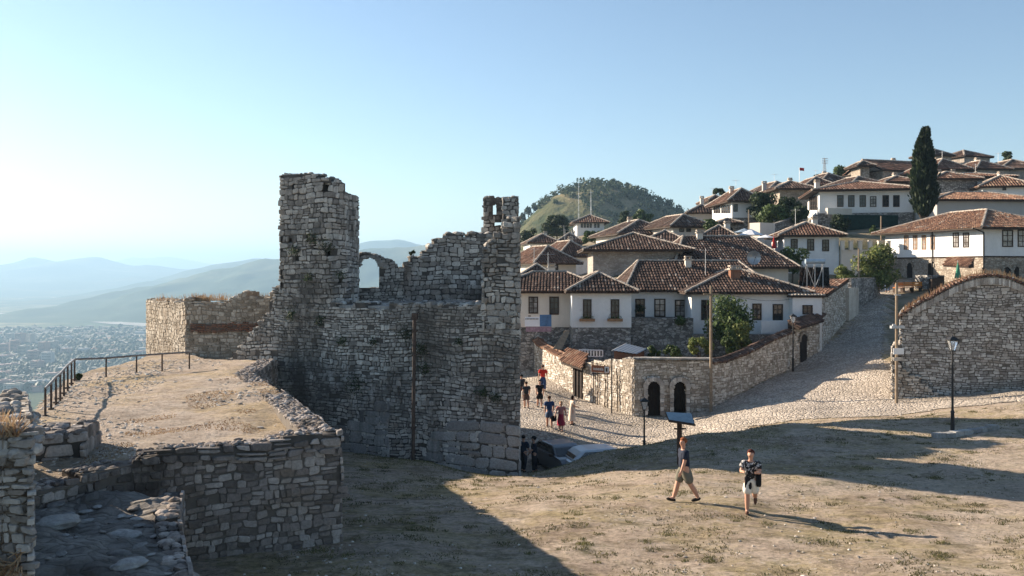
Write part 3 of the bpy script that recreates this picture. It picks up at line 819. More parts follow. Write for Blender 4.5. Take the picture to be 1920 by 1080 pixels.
# stone block at the terrace's left corner
bk = thing('stone_block_wall', 'short squared wall stub with rubble on top at the left end of the terrace', 'wall', (-9.9, 19.6, -4.3))
pBk = Path([(-10.75,20.6),(-10.35,19.2),(-9.45,19.55),(-9.75,20.9)])
masonry(bk, 'wall', pBk, lambda s: -3.62, lambda s: -4.7, M['terrace'], ML, 0.45, (0.24,0.34), (0.35,0.6), protr=(0.03,0.07), seed=15, cap=0.13, rag=0.05)

# near wall at far left
nw = thing('near_wall', 'weathered rubble wall overgrown with dry brown plants at the left edge of the picture', 'wall', (-5.5, 9, -4.6))
pN = Path([(-9.0,7.2),(-4.12,7.6),(-5.1,9.35),(-10.5,18.9)])  # long stretch running back from the corner is added to shade the rocky path
def topN(s):
    q = pN.pos(s); return interp([(7.0,-1.55),(7.6,-1.42),(9.3,-1.40),(12,-1.75),(16,-2.35),(19,-3.0)], q.y)
masonry(nw, 'wall', pN, topN, lambda s: -5.2, M['rubble'], M['fs_near'], 0.22, (0.04,0.1), (0.05,0.18), protr=(0.01,0.04), seed=16, gap=0.012, cap=0.06, rag=0.05, cell=0.2)
mb = MB()
mb.face([(-9,7.3,-1.62),(-4.2,7.75,-1.62),(-5.1,9.3,-1.6),(-9,9.3,-1.6)]); mb.face([(-9,9.3,-1.6),(-5.1,9.3,-1.6),(-10.6,18.9,-3.1),(-14,18.9,-3.1)])
for i in range(900):
    y = random.uniform(7.6, 15); xr = -4.15 - max(0, (y-7.7))*0.56; x = xr - abs(random.gauss(0, 1.0)); r = random.uniform(0.03, 0.11)
    mb.blob((x, y, interp([(7.6,-1.6),(9.3,-1.58),(18.9,-3.05)], y)+r*0.2), (r*1.3, r, r*0.6), 0, sub=1)
mb.build('rubble_top', [M['rubble']], nw)
mb = MB()
for i in range(9500):
    # dry stems hanging over face and top
    if random.random() < 0.6:
        x = random.uniform(-4.75,-4.14); y = 7.6 + (x+4.12)*0.082; z = -1.5 - abs(random.gauss(0, 0.75)); d = Vector((random.uniform(-.5,.5), -0.5, random.uniform(-.8,.5)))
        if noise.noise(Vector((x*1.5, z*0.9, 3))) < -0.2: continue
    else:
        y = random.uniform(7.6,9.1); x = -4.15-(y-7.6)*.56 - random.random()**1.5*1.0; z = -1.42; d = Vector((random.uniform(-.5,.5), random.uniform(-.5,.5), random.uniform(.3,1)))
        if noise.noise(Vector((x*1.8, y*1.5, 9))) < 0.05: continue
    l = random.uniform(0.06,0.22); p = Vector((x, y-0.1, z)); d.normalize(); q = p + d*l
    w = Vector((random.uniform(-1,1), random.uniform(-1,1), random.uniform(-1,1))).normalized()*0.008
    mb.face([p-w, p+w, q+w*0.3, q-w*0.3])
dry = mb.build('dry_plants', [M['leaf_dry']]); tag(dry, 'dry brown plants growing over the near wall at the left edge', 'dry plants', kind='stuff')

# ------------------------------------------------------------------ garden walls round the houses
gw = thing('garden_wall', 'pale stone garden wall with two arched doors climbing beside the cobbled lane', 'garden wall', (9, 55, -9))
MW = M['mortar_warm']
def gwall(name, pts, tops, seed, **k):
    p = Path(pts); tb = pxtop(p, tops)
    return p, masonry(gw, name, p, tb, lambda s: g(*p.pos(s, 0.1))-0.3, M['garden'], MW, 0.55, (0.12,0.22), (0.16,0.38), protr=(0.01,0.04), seed=seed, cap=k.pop('cap', 0.1), rag=0.03, cell=k.pop('cell', 0.25), **k)
gwall('upper_wall', [(1.35,69),(1.75,66.2),(3.0,62.6),(4.15,60.2)], [(975,622),(995,632),(1010,650),(1030,660),(1055,672),(1072,682)], 20)
gwall('sunny_wall', [(4.75,59.2),(6.3,56.4),(7.52,54.4)], [(1080,684),(1100,682),(1120,680),(1150,677),(1190,674)], 21)
def arch_hole(px0, px1, pyt, pyb, path):
    cx = (px0+px1)/2; hw = (px1-px0)/2
    def f(s, z):
        q = path.pos(s); px = pxof(q.x, q.y); py = HY - z/q.y*F
        if px0 < px < px1:
            if py > pyt + hw: return py < pyb
            return ((px-cx)/hw)**2 + ((py-(pyt+hw))/hw)**2 < 1
        return False
    return f
pG3 = Path([(7.52,54.4),(12.2,54.0)])
hA = arch_hole(1213,1239,713,790,pG3); hB = arch_hole(1261,1287,713,790,pG3)
gwall('arched_wall', [(7.52,54.4),(12.2,54.0)], [(1185,676),(1340,677)], 22, hole=lambda s, z: hA(s, z) or hB(s, z), cell=0.1)
mb = MB()
for cx in (1226, 1274):
    for i in range(13):
        a = math.pi*(i+0.5)/13; q = at(cx-15.5*math.cos(a), 726-15.5*math.sin(a), 54.15)
        mb.box((q.x, 54.16 - (q.x-7.5)*0.085+0.05, q.z), (0.25,0.16,0.25), 0, 0, jit=0.015)
    for sx in (-15, 15):
        for k in range(7):
            q = at(cx+sx, 726+k*8, 54.15); mb.box((q.x, 54.17-(q.x-7.5)*0.085+0.05, q.z), (0.22,0.15,0.24), 0, 0, jit=0.015)
mb.build('arch_stones', [M['vault']], gw)
for cx in (1226, 1274):
    mb = MB(); vs = []
    q = at(cx, 726, 54.25); r = 0.43; zb = g(q.x, 54.2)-0.05
    ring = [(q.x-r, zb), (q.x+r, zb)] + [(q.x+r*math.cos(a), q.z+r*math.sin(a)) for a in [math.pi*i/10 for i in range(11)]]
    yb = 54.5
    mb.face([(x, yb, z) for x, z in ring]); 
    for k in range(4):
        x = q.x - r + 0.1 + k*0.22; mb.box((x, yb-0.02, (zb+q.z)/2), (0.18,0.04,q.z-zb))
    mb.build('door', [M['door']], gw)
mb = MB()   # slab coping over the arched wall
for i in range(12):
    x = 7.45 + i*0.4; y = 54.4-(x-7.5)*0.085+0.15
    q = zz(672, 54.3); mb.box((x+0.2, y, q), (0.39,0.75,0.09), -0.085, 0, jit=0.01)
mb.build('coping', [M['ashlar']], gw)
p4, _ = gwall('lane_wall', [(12.2,54.0),(19.7,62.0)], [(1335,682),(1360,678),(1400,663),(1450,637),(1480,625)], 23)
p5, _ = gwall('gate_wall', [(19.7,62.0),(22.2,64.2),(23.4,66.6)], [(1480,622),(1495,612),(1525,612),(1545,596),(1552,585)], 24)
# tiled coping on lane wall
def tile_course(parent, name, path, topf, w, mat, drop=0.12, seed=1, sides=(1,)):
    rnd = random.Random(seed); mb = MB(); s = 0.0
    while s < path.len:
        sg = path.seg(s); z = topf(s)
        for sd in (-1, 1):
            a = path.pos(s, -w/2, sg); b = path.pos(s, (-w/2) + sd*(w/2+0.16), sg)
            j = rnd.uniform(-0.03, 0.03)
            mb.tube((a.x, a.y, z+0.17+j), (b.x, b.y, z+0.06-drop*0.3+j), 0.085, 0.1, 6)
        a = path.pos(s, -w/2, sg); b = path.pos(min(path.len, s+0.36), -w/2, sg)
        if rnd.random() < 0.9: mb.tube((a.x, a.y, z+0.21), (b.x, b.y, topf(s+0.3)+0.22), 0.09, 0.08, 6)
        s += 0.19
    return mb.build(name, [mat], parent)
tile_course(gw, 'tile_coping', p4, pxtop(p4, [(1335,682),(1360,678),(1400,663),(1450,637),(1480,625)]), 0.5, M['tile_brown'], seed=3)
pu = Path([(1.35,69),(1.75,66.2),(3.0,62.6),(4.15,60.2)])
tile_course(gw, 'tile_coping', pu, pxtop(pu, [(975,620),(995,630),(1010,648),(1030,658),(1055,670),(1072,680)]), 0.5, M['tile_red'], seed=4)

# ------------------------------------------------------------------ vaulted stone building at right
va = thing('vaulted_building', 'windowless stone building with a curved tiled vault roof at the right edge', 'building', (26, 49, -7))
VD = Vector((0.9398, -0.342)); VB = Vector((0.43, 0.9028))
def vfront(px):
    u = (px-960)/F; t = (u*48.8-21.35)/(VD.x - u*VD.y); return Vector((21.35+VD.x*t, 48.8+VD.y*t))
pV = Path([(26.1,58.7),(21.35,48.8),(21.35+VD.x*13, 48.8+VD.y*13)])
vt = [(1655,612),(1685,596),(1700,584),(1714,575),(1728,567),(1743,560),(1767,546),(1789,535),(1813,525.5),(1837,519.5),(1852,518),(1868,518),(1880,520),(1892,523),(1906,528),(1920,534),(1950,548),(1990,570),(2080,615),(2200,670)]
def topV(s):
    q = pV.pos(s)
    if s < pV.L[1]: return zz(588, 48.8)
    return zz(interp(vt, pxof(q.x, q.y)), q.y)
masonry(va, 'wall', pV, topV, lambda s: g(*pV.pos(s, .2))-0.4, M['vault'], M['mortar_pale'], 0.6, (0.1,0.2), (0.16,0.42), protr=(0.02,0.05), seed=40, cap=0, rag=0.0)
mb = MB(); rnd = random.Random(5)
for i in range(80):
    px = 1712 + i*3.6
    w = vfront(px); z = zz(interp(vt, px)+9, w.y)
    mb.box((w.x+0.342*-0.06, w.y-0.06, z), (0.085,0.12,0.36), -0.35, 0, jit=0.008)
mb.build('brick_course', [M['vault']], va)
mb = MB(); px = 1684; rim = []
while px < 2110:
    w = vfront(px); rim.append(Vector((w.x, w.y, zz(interp(vt, px), w.y)))); px += 6.2
for k, q in enumerate(rim):
    for r_ in range(22):
        d0 = r_*0.45-0.22; d1 = d0+0.49
        mb.tube((q.x+VB.x*d0, q.y+VB.y*d0, q.z+0.05+rnd.uniform(-0.02,0.03)), (q.x+VB.x*d1, q.y+VB.y*d1, q.z+0.03), 0.075, 0.088, 6)
mb.build('vault_tiles', [M['tile']], va)
mb = MB()
for k in range(len(rim)-1):
    a, b = rim[k], rim[k+1]; A = Vector((VB.x*10, VB.y*10, 0)); e = Vector((VB.x*-.15, VB.y*-.15, 0.03)); dn = Vector((0,0,-9))
    mb.face([a+e, b+e, b+A+e, a+A+e]); mb.face([b+A, a+A, a+A+dn, b+A+dn])
mb.build('vault_shell', [M['mortar_warm']], va)
mb = MB()
for i in range(1500):
    k = rnd.randrange(len(rim)-1); q = rim[k]; d = rnd.uniform(-0.1, 3)
    if noise.noise(Vector((q.x*0.6, d*0.8, 3))) < -0.05: continue
    l = rnd.uniform(0.1,0.34); p = Vector((q.x+VB.x*d, q.y+VB.y*d, q.z+0.12)); e = p + Vector((rnd.uniform(-.4,.4), rnd.uniform(-.3,.3), 1)).normalized()*l
    mb.face([p-Vector((0.012,0,0)), p+Vector((0.012,0,0)), e+Vector((0.004,0,0)), e-Vector((0.004,0,0))])
o = mb.build('roof_grass', [M['leaf_dry']]); tag(o, 'dry grass sprouting along the curved vault roof at right', 'grass', kind='stuff')
# buttress: rougher battered corner masonry
pQ = Path([(22.6,52),(20.85,48.65),(23.0,47.85)])
masonry(va, 'battered_corner', pQ, lambda s: lerp(-3.9, -5.9, min(1, max(0, s/pQ.len))) if False else interp([(0,-4.2),(3.45,-4.2),(4.2,-5.2),(5.7,-6.6)], s), lambda s: g(*pQ.pos(s, .2))-0.4, M['garden'], M['mortar_pale'], 0.5, (0.12,0.22), (0.16,0.36), protr=(0.02,0.07), seed=41, cap=0.12, rag=0.1)
# ------------------------------------------------------------------ houses
def tile_plane(mb, poly, spacing=0.26, seg=0.5, r=0.1, rnd=random, simple=False):
    P = [Vector(p) for p in poly]
    U = (P[1]-P[0]).normalized(); Nn = (P[1]-P[0]).cross(P[2]-P[0]).normalized()
    if Nn.z < 0: Nn = -Nn
    V = Nn.cross(U).normalized()
    if V.z < 0: V = -V
    q = [((p-P[0]).dot(U), (p-P[0]).dot(V)) for p in P]
    mb.face([p + Nn*0.0 for p in P], 1)
    u = min(a for a, b in q) + spacing/2; umax = max(a for a, b in q)
    ns = 3
    while u < umax:
        vs = []
        for i in range(len(q)):
            (a, b), (c, d) = q[i], q[(i+1) % len(q)]
            if (a <= u < c) or (c <= u < a): vs.append(b + (d-b)*(u-a)/(c-a))
        if len(vs) >= 2:
            v0, v1 = min(vs), max(vs)
            v0 -= 0.05
            v = v0
            while v < v1 - 0.05:
                l = min(seg*rnd.uniform(0.92, 1.08), v1-v+0.03)
                du = rnd.uniform(-0.012, 0.012); lift = rnd.uniform(0.0, 0.02)
                pts = []
                for (vv, rr, lf) in ((v, r*1.08, 0.028+lift), (v+l+0.04, r*0.9, 0.0+lift)):
                    for k in range(ns+1):
                        a = math.pi*k/ns
                        pts.append(P[0] + U*(u+du-rr*math.cos(a)) + V*vv + Nn*(rr*math.sin(a)*0.85+lf))
                fs = [(k, k+1, ns+1+k+1, ns+1+k) for k in range(ns)] + [tuple(range(ns, -1, -1))]
                mb.raw(pts, fs, 0)
                v += l
        u += spacing*rnd.uniform(0.96, 1.04)
def roof(parent, corners, ze, rh, over, kind, tile, spacing, ridge_axis=None, rnd=random, caps=True, inset=1.0):
    A, B, C, D = [Vector(c) for c in corners]     # front-left, front-right, back-right, back-left
    ux = (B-A).normalized(); uy = (D-A).normalized()
    A = A - ux*over - uy*over; B = B + ux*over - uy*over; C = C + ux*over + uy*over; D = D - ux*over + uy*over
    w = (B-A).length; d = (D-A).length
    z0 = ze - 0.05; z1 = ze + rh*0.94
    ax = ridge_axis or ('x' if w >= d else 'y')
    v3 = lambda p, z: Vector((p.x, p.y, z))
    m = MB()
    seg = 0.5 if spacing < 0.32 else 1.0
    r = spacing*0.4
    if ax == 'x':
        h_ = 0 if kind == 'gable' else min(w/2-0.05, d/2*inset)
        R0 = v3(A + ux*h_ + uy*d/2, z1); R1 = v3(B - ux*h_ + uy*d/2, z1)
        planes = [[v3(A,z0), v3(B,z0), R1, R0], [v3(C,z0), v3(D,z0), R0, R1]]
        ends = [[v3(D,z0), v3(A,z0), R0], [v3(B,z0), v3(C,z0), R1]]
    else:
        h_ = 0 if kind == 'gable' else min(d/2-0.05, w/2*inset)
        R0 = v3(A + uy*h_ + ux*w/2, z1); R1 = v3(D - uy*h_ + ux*w/2, z1)
        planes = [[v3(B,z0), v3(C,z0), R1, R0], [v3(D,z0), v3(A,z0), R0, R1]]
        ends = [[v3(A,z0), v3(B,z0), R0], [v3(C,z0), v3(D,z0), R1]]
    if kind != 'gable': planes += ends
    for p in planes: tile_plane(m, p, spacing, seg, r, rnd)
    ro = m.build('roof', [tile, M['tile_bed']], parent)
    m = MB()     # eave board closing the roof from below
    m.hexa([v3(A,z0-0.14),v3(B,z0-0.14),v3(C,z0-0.14),v3(D,z0-0.14),v3(A,z0-0.012),v3(B,z0-0.012),v3(C,z0-0.012),v3(D,z0-0.012)])
    m.build('eaves', [M['wood']], ro)
    if caps:
        m = MB(); L = [(R0, R1)]
        if kind != 'gable':
            if ax == 'x': L += [(v3(A,z0),R0),(v3(D,z0),R0),(v3(B,z0),R1),(v3(C,z0),R1)]
            else: L += [(v3(A,z0),R0),(v3(B,z0),R0),(v3(C,z0),R1),(v3(D,z0),R1)]
        for a, b in L:
            n = max(1, int((b-a).length/0.4))
            for k in range(n):
                p = a.lerp(b, k/n); q = a.lerp(b, (k+1.1)/n)
                o_ = Vector((rnd.uniform(-.015,.015), rnd.uniform(-.015,.015), 0.07+rnd.uniform(-.015,.02)))
                m.tube(p+o_, q+o_, r*1.15, r*1.0, 6)
        m.build('ridge_cap', [M['ridge']], ro)
    if kind == 'gable':
        m = MB(); AA, BB, CC, DD = [Vector(c) for c in corners]
        if ax == 'x': tri = [(AA, DD), (BB, CC)]
        else: tri = [(AA, BB), (DD, CC)]
        for a, b in tri:
            mid = (a+b)/2
            m.face([v3(a,ze-0.2), v3(b,ze-0.2), v3(mid, z1-0.15*rh)])
        return ro, m
    return ro, None
def face_pt(A, d, px, F=F):   # distance along face (from A, direction d) hit by photo column px
    u = (px-960)/F
    return (u*A.y - A.x)/(d.x - u*d.y)
def window(parent, A, d, n, s0, s1, z0, z1, frame=None, pane=None, bars=(1,2), proud=0.05):
    fr = frame or M['wood']; pn = pane or M['glass']
    def P(s, z, o): return (A.x+d.x*s+n.x*o, A.y+d.y*s+n.y*o, z)
    def bx(m, a, b, c, e, o0, o1):
        m.hexa([P(a,c,o0),P(b,c,o0),P(b,c,o1),P(a,c,o1),P(a,e,o0),P(b,e,o0),P(b,e,o1),P(a,e,o1)])
    m = MB(); t = min(0.09, (s1-s0)*0.13)
    bx(m, s0, s0+t, z0, z1, -0.02, proud); bx(m, s1-t, s1, z0, z1, -0.02, proud)
    bx(m, s0+t, s1-t, z1-t, z1, -0.02, proud-0.003); bx(m, s0+t, s1-t, z0, z0+t, -0.02, proud-0.003)
    bt = t*0.35
    for k in range(bars[0]):
        c = s0 + (s1-s0)*(k+1)/(bars[0]+1); bx(m, c-bt, c+bt, z0+t, z1-t, 0.0, proud-0.02)
    for k in range(bars[1]):
        c = z0 + (z1-z0)*(k+1)/(bars[1]+1); bx(m, s0+t, s1-t, c-bt, c+bt, 0.0, proud-0.024)
    w = m.build('window', [fr], parent)
    m = MB(); m.face([P(s0+t*.5,z0+t*.5,0.012),P(s1-t*.5,z0+t*.5,0.012),P(s1-t*.5,z1-t*.5,0.012),P(s0+t*.5,z1-t*.5,0.012)])
    m.build('pane', [pn], w)
    return w
def house(label, pxL, pxR, Y, ye, yb, depth, rh, yaw=0, ys=None, wins=(), left=(), wall='white', base='fs_grey', tile='tile', over=0.7, kind='hip', axis=None,
          sp=0.27, group=None, name='house', cat='house', chim=(), caps=True, inset=1.0, doors=(), seed=0, pxD=None):
    rnd = random.Random(seed + int(pxL)); 
    A = Vector(((pxL-960)/F*Y, Y))
    if pxD is not None:
        yaw = min(range(-600, 600), key=lambda a: abs(pxof(A.x-depth*math.sin(R(a/10)), A.y+depth*math.cos(R(a/10)))-pxD))/10
    y = R(yaw); d = Vector((math.cos(y), math.sin(y))); bk = Vector((-math.sin(y), math.cos(y)))
    w = face_pt(A, d, pxR)
    B = A + d*w; C_ = B + bk*depth; D = A + bk*depth
    ze = zz(ye, Y); zs = zz(ys, Y) if ys else None
    zb = min(zz(yb, Y), min(h(p.x, p.y) for p in (A, B, C_, D))) - 0.6
    T = thing(name, label, cat, (A.x+d.x*w/2, A.y, zz(yb, Y)), 0, group)
    def prism(z0, z1, e, mat, nm):
        m = MB(); q = [A-d*e-bk*e, B+d*e-bk*e, C_+d*e+bk*e, D-d*e+bk*e]
        m.hexa([(p.x,p.y,z0) for p in q]+[(p.x,p.y,z1) for p in q])
        return m.build(nm, [mat], T)
    if zs is not None:
        prism(zs, ze, 0.03, M[wall], 'wall'); prism(zb, zs, 0.0, M[base], 'stone_base')
    else: prism(zb, ze, 0.0, M[wall], 'wall')
    ro, gm = roof(T, [A, B, C_, D], ze, rh, over, kind, M[tile], sp, axis, rnd, caps, inset)
    if gm: gm.build('gable', [M[wall]], T)
    n = Vector((d.y, -d.x))
    off = 0.033 if zs is not None else 0.003
    for i, wv in enumerate(wins):
        px, y0, y1, pw = wv[:4]
        s0, s1 = face_pt(A, d, px-pw/2), face_pt(A, d, px+pw/2); yy = (A + d*(s0+s1)/2).y
        window(T, A+n*off, d, n, s0, s1, zz(y1, yy), zz(y0, yy), pane=M[wv[4]] if len(wv) > 4 else None)
    dl = bk*-1; nl = Vector((-d.x, -d.y))    # left face runs from back to front
    for wv in left:
        px, y0, y1, pw = wv[:4]
        s0, s1 = face_pt(D, dl, px-pw/2), face_pt(D, dl, px+pw/2); yy = (D + dl*(s0+s1)/2).y
        window(T, D+nl*off, dl, nl, s0, s1, zz(y1, yy), zz(y0, yy), frame=M[wv[5]] if len(wv) > 5 else None, pane=M[wv[4]] if len(wv) > 4 else None)
    for (px, y0, y1, pw, face_) in doors:
        AA, dd, nn = (A, d, n) if face_ == 'f' else (D, dl, nl)
        s0, s1 = face_pt(AA, dd, px-pw/2), face_pt(AA, dd, px+pw/2); q = AA + dd*(s0+s1)/2; r = (s1-s0)/2; zt = zz(y0, q.y)-r; z0 = zz(y1, q.y)
        m = MB(); pts = [(-r, z0), (r, z0)] + [(r*math.cos(a), zt + r*math.sin(a)) for a in [math.pi*k/8 for k in range(9)]]
        m.face([(q.x+dd.x*a+nn.x*0.02, q.y+dd.y*a+nn.y*0.02, z) for a, z in pts])
        dr = m.build('door', [M['door']], T)
        m = MB()
        for k in range(9):
            a = math.pi*k/8; m.box((q.x+dd.x*(r+.08)*math.cos(a)+nn.x*.03, q.y+dd.y*(r+.08)*math.cos(a)+nn.y*.03, zt+(r+.08)*math.sin(a)), (0.2,0.08,0.2), math.atan2(dd.y, dd.x))
        m.build('arch', [M['fs_warm']], dr)
    for (px, y0, y1, pw, back, mt) in chim:
        q = at(px, y0, Y+back); ww = pw/F*(Y+back); zb2 = zz(y1, Y+back)-0.5
        m = MB(); m.box((q.x, q.y, (q.z+zb2)/2), (ww, ww, q.z-zb2)); c = m.build('chimney', [M[mt]], ro)
        m = MB(); m.box((q.x, q.y, q.z+0.06), (ww*1.25, ww*1.25, 0.12)); m.box((q.x, q.y, q.z+0.3), (ww*1.15, ww*1.15, 0.1))
        for sx in (-1,1):
            for sy in (-1,1): m.box((q.x+sx*ww*.42, q.y+sy*ww*.42, q.z+0.18), (0.1,0.1,0.22))
        m.build('chimney_cap', [M['ridge']], c)
    if not chim and depth > 7 and rnd.random() < 0.6:
        cp = A.lerp(B, rnd.uniform(.25,.75)) + bk*depth*rnd.uniform(.4,.65); m = MB(); hh = ze+rh*.9
        m.box((cp.x,cp.y,hh-.3), (.55,.55,1.5)); c = m.build('chimney', [M['cream']], ro); m = MB(); m.box((cp.x,cp.y,hh+.5), (.72,.72,.12)); m.box((cp.x,cp.y,hh+.72), (.62,.62,.1))
        for sx in (-1,1):
            for sy in (-1,1): m.box((cp.x+sx*.22,cp.y+sy*.22,hh+.6), (.1,.1,.2))
        m.build('chimney_cap', [M['ridge']], c)
    if name == 'house' and rnd.random() < 0.3:
        cp = A.lerp(B, rnd.uniform(.2,.8)) + bk*depth*.5; m = MB(); zt = ze+rh
        m.tube((cp.x,cp.y,zt-.6),(cp.x,cp.y,zt+1.5),.025,.02,5); m.tube((cp.x-.5,cp.y,zt+1.35),(cp.x+.5,cp.y,zt+1.35),.015,.015,4)
        for k_ in range(5): m.tube((cp.x-.45+.22*k_,cp.y-.25,zt+1.35),(cp.x-.45+.22*k_,cp.y+.25,zt+1.35),.01,.01,4)
        m.build('aerial', [M['galv']], ro)
    return T, A, d, n, ze

hb = {}
hA_, *_ = house('white house wing with two barred windows just right of the castle corner', 925, 1135, 66.8, 545, 655, 7.5, 1.45, yaw=-3, inset=0.8, ys=613, wins=[(1000,556,588,18,'curtain'),(1039,556,590,18,'glass')], wall='cream', tile='tile_brown', over=0.55, sp=0.24)
hB_, bA, bd, bn, bze = house('white house wing standing forward with two windows above flower boxes', 1073, 1183, 64.3, 545, 668, 6.5, 1.35, ys=614, wins=[(1101,561,597,16),(1153,561,598,16)], wall='white', tile='tile_brown', over=0.5, sp=0.24)
hC_, *_ = house('recessed middle house with three windows and tall brown roof', 1183, 1440, 68.2, 543, 665, 9, 2.35, axis='x', ys=594, wins=[(1200,560,594,18),(1237,560,594,21,'curtain'),(1275,562,594,20,'curtain')], over=0.6, sp=0.24, tile='tile_brown', inset=0.35, chim=[(1290,488,512,11,3.5,'cream')])
hD_, *_ = house('long white house behind the garden tree with two dark windows', 1297, 1508, 65.6, 547, 672, 8.0, 1.8, ys=627, wins=[(1419,569,600,17),(1458,570,602,19),(1322,562,600,15)], over=0.6, sp=0.24, tile='tile_brown', chim=[(1377,506,522,18,2.2,'brickband')])
house('small white annex with one square brown window at the end of the house', 1486, 1541, 64.7, 553, 600, 1.2, 0.12, wins=[(1514,572,589,19)], over=0.15, sp=0.24, tile='ridge', caps=False, kind='hip')
house('low tiled outbuilding with a long stone side wall along the lane', 1543, 1560, 66.0, 545, 650, 10, 1.0, yaw=-33, wall='fs_warm', over=0.3, sp=0.25, tile='tile', kind='gable', axis='y') if False else None
# stone sided outbuilding along the lane
T = thing('outbuilding', 'low tiled outbuilding whose long stone wall faces the lane', 'building', (23, 68, -5))
pO = Path([(22.2,65.6),(23.0,66.2),(28.2,74.5)])
masonry(T, 'wall', pO, pxtop(pO, [(1520,552),(1548,552),(1560,540),(1590,526),(1600,524)]), lambda s: g(*pO.pos(s, .2))-0.4, M['garden'], MW, 0.5, (0.12,0.22), (0.16,0.38), protr=(0.01,0.04), seed=25, cap=0, rag=0)
m = MB(); a = at(1500,552,66.0); b = at(1552,552,66.0); c = at(1592,524,74.5); d_ = at(1500,520,74.0)
tile_plane(m, [a, b, c, d_], 0.25, 0.5, 0.1); m.build('roof', [M['tile'], M['tile_bed']], T)
m = MB(); m.hexa([(a.x,a.y,a.z-0.2),(b.x,b.y,b.z-0.2),(c.x,c.y,c.z-0.2),(d_.x,d_.y,d_.z-0.2),(a.x,a.y,a.z-.02),(b.x,b.y,b.z-.02),(c.x,c.y,c.z-.02),(d_.x,d_.y,d_.z-.02)]); m.build('eaves', [M['wood']], T)

house('broad low house with big brown roof behind the white houses', 1275, 1478, 80, 500, 540, 11, 3.1, over=0.8, tile='tile_brown', sp=0.27, wall='cream', yaw=4, inset=0.4, axis='x')
house('old stone house with bare wall and wide overhanging roof', 1112, 1280, 82, 468, 540, 10, 1.75, over=1.0, wall='fs_pink', tile='tile_brown', sp=0.27, yaw=-2)
house('second brown roof stepping down behind the broad low house', 1275, 1420, 92, 470, 520, 12, 2.9, over=0.7, tile='tile_brown', sp=0.3, wall='cream', yaw=-14)
house('small tiled house below the old stone house beside the castle wall', 1006, 1080, 97, 493, 530, 9, 2.0, over=0.6, tile='tile', sp=0.3, wall='cream', yaw=22, wins=[(1043,496,507,7)])
house('dark roofed shed hugging the castle corner', 975, 1040, 78, 522, 560, 6, 1.3, over=0.5, tile='tile_brown', sp=0.27, wall='cream')
house('small lean house with white corner left of the old stone house', 1050, 1110, 108, 480, 520, 9, 2.0, over=0.5, tile='tile', sp=0.3, wall='white', yaw=16)
house('white house with red roof above the castle corner bushes', 994, 1046, 150, 455, 478, 11, 1.6, over=0.6, tile='tile', sp=0.4, wall='white', wins=[(1003,463,471,5),(1012,463,471,5)], yaw=5)
house('plain grey walled house beside the white house above the bushes', 1046, 1092, 158, 455, 475, 12, 1.9, over=0.6, tile='tile', sp=0.4, wall='greyplaster')
house('distant white house with red roof and a band of windows on the hillside', 1082, 1133, 205, 417, 434, 12, 2.0, over=1.2, tile='tile_red', sp=0.5, wall='white', wins=[(1091,419,427,4.2),(1096.5,419,427,4.2),(1102,419,427,4.2),(1107.5,419,427,4.2),(1116,419,427,4.2),(1122,419,427,4.2)])
house('stone walled roof rising between the old stone house and the tree line', 1165, 1262, 112, 438, 475, 12, 2.0, over=0.8, tile='tile_brown', sp=0.35, wall='cream', yaw=10)
house('pale house with two small windows below the round bush', 1262, 1332, 106, 424, 470, 10, 1.6, over=0.7, tile='tile_brown', sp=0.32, wall='cream', yaw=14, wins=[(1278,428,435,9),(1291,428,435,9)])
house('low roof between the pale house and the broad brown roof', 1195, 1300, 100, 462, 490, 10, 2.0, over=0.7, tile='tile_brown', sp=0.32, wall='cream', yaw=-10)
house('grey gabled house at the left end of the hill skyline', 1292, 1345, 132, 399, 425, 10, 1.4, over=0.5, tile='tile_brown', sp=0.4, wall='greyplaster', yaw=-6, chim=[(1316,372,390,6,3,'cream')])
house('small upper storey with white wall on the hill skyline', 1334, 1352, 138, 375, 400, 8, 0.8, over=0.6, tile='tile', sp=0.4, wall='white', wins=[(1341,376,381,4),(1347,376,381,4)])
house('tall white house with seven lit windows in its left face', 1373, 1422, 118, 377, 412, 10, 1.9, pxD=1336, over=0.9, wall='white', tile='tile', sp=0.35, wins=[(1379,383,397,8)], left=[(x,385,400,3.6) for x in (1340.5,1345,1349.5,1355,1359.5,1364,1368.5)], ys=408)
house('grey roofed house on the skyline left of the flag', 1440, 1500, 142, 362, 385, 10, 2.2, over=1.0, wall='fs_warm', tile='tile_brown', sp=0.42, yaw=8, chim=[(1433,344,356,7,0,'greyplaster')])
house('brown roofed house on the skyline beside the grey roofed one', 1462, 1520, 134, 354, 392, 9, 1.4, over=1.0, wall='fs_warm', tile='tile_brown', sp=0.4)
house('low red roof peeping over the big white house', 1515, 1560, 148, 347, 365, 9, 1.6, over=0.6, wall='cream', tile='tile', sp=0.42)
house('brown roof between the skyline bushes and the church', 1540, 1600, 152, 342, 358, 9, 2.0, over=0.6, wall='cream', tile='tile_brown', sp=0.42, yaw=10)
house('big white house with six dark windows beside the cypress', 1537, 1712, 112, 357, 402, 11.5, 1.6, pxD=1515, over=1.1, ys=400, wins=[(x,366,388,12) for x in (1575.5,1596,1617.5)]+[(1637,368,388,12,'curtain'),(1660.5,366,388,12),(1680.5,366,388,12)], left=[(x,368,394,3.5,'glass') for x in (1520,1524,1528,1532)], wall='white', tile='tile', sp=0.34, chim=[(1532,342,358,8,4,'cream')])
house('small white house with orange lit roof slope and three windows', 1470, 1573, 92, 441, 500, 8, 1.5, pxD=1447, over=0.7, wins=[(1489,448,466,13),(1520,448,470,13),(1548,449,471,13)], wall='white', tile='tile', sp=0.3)
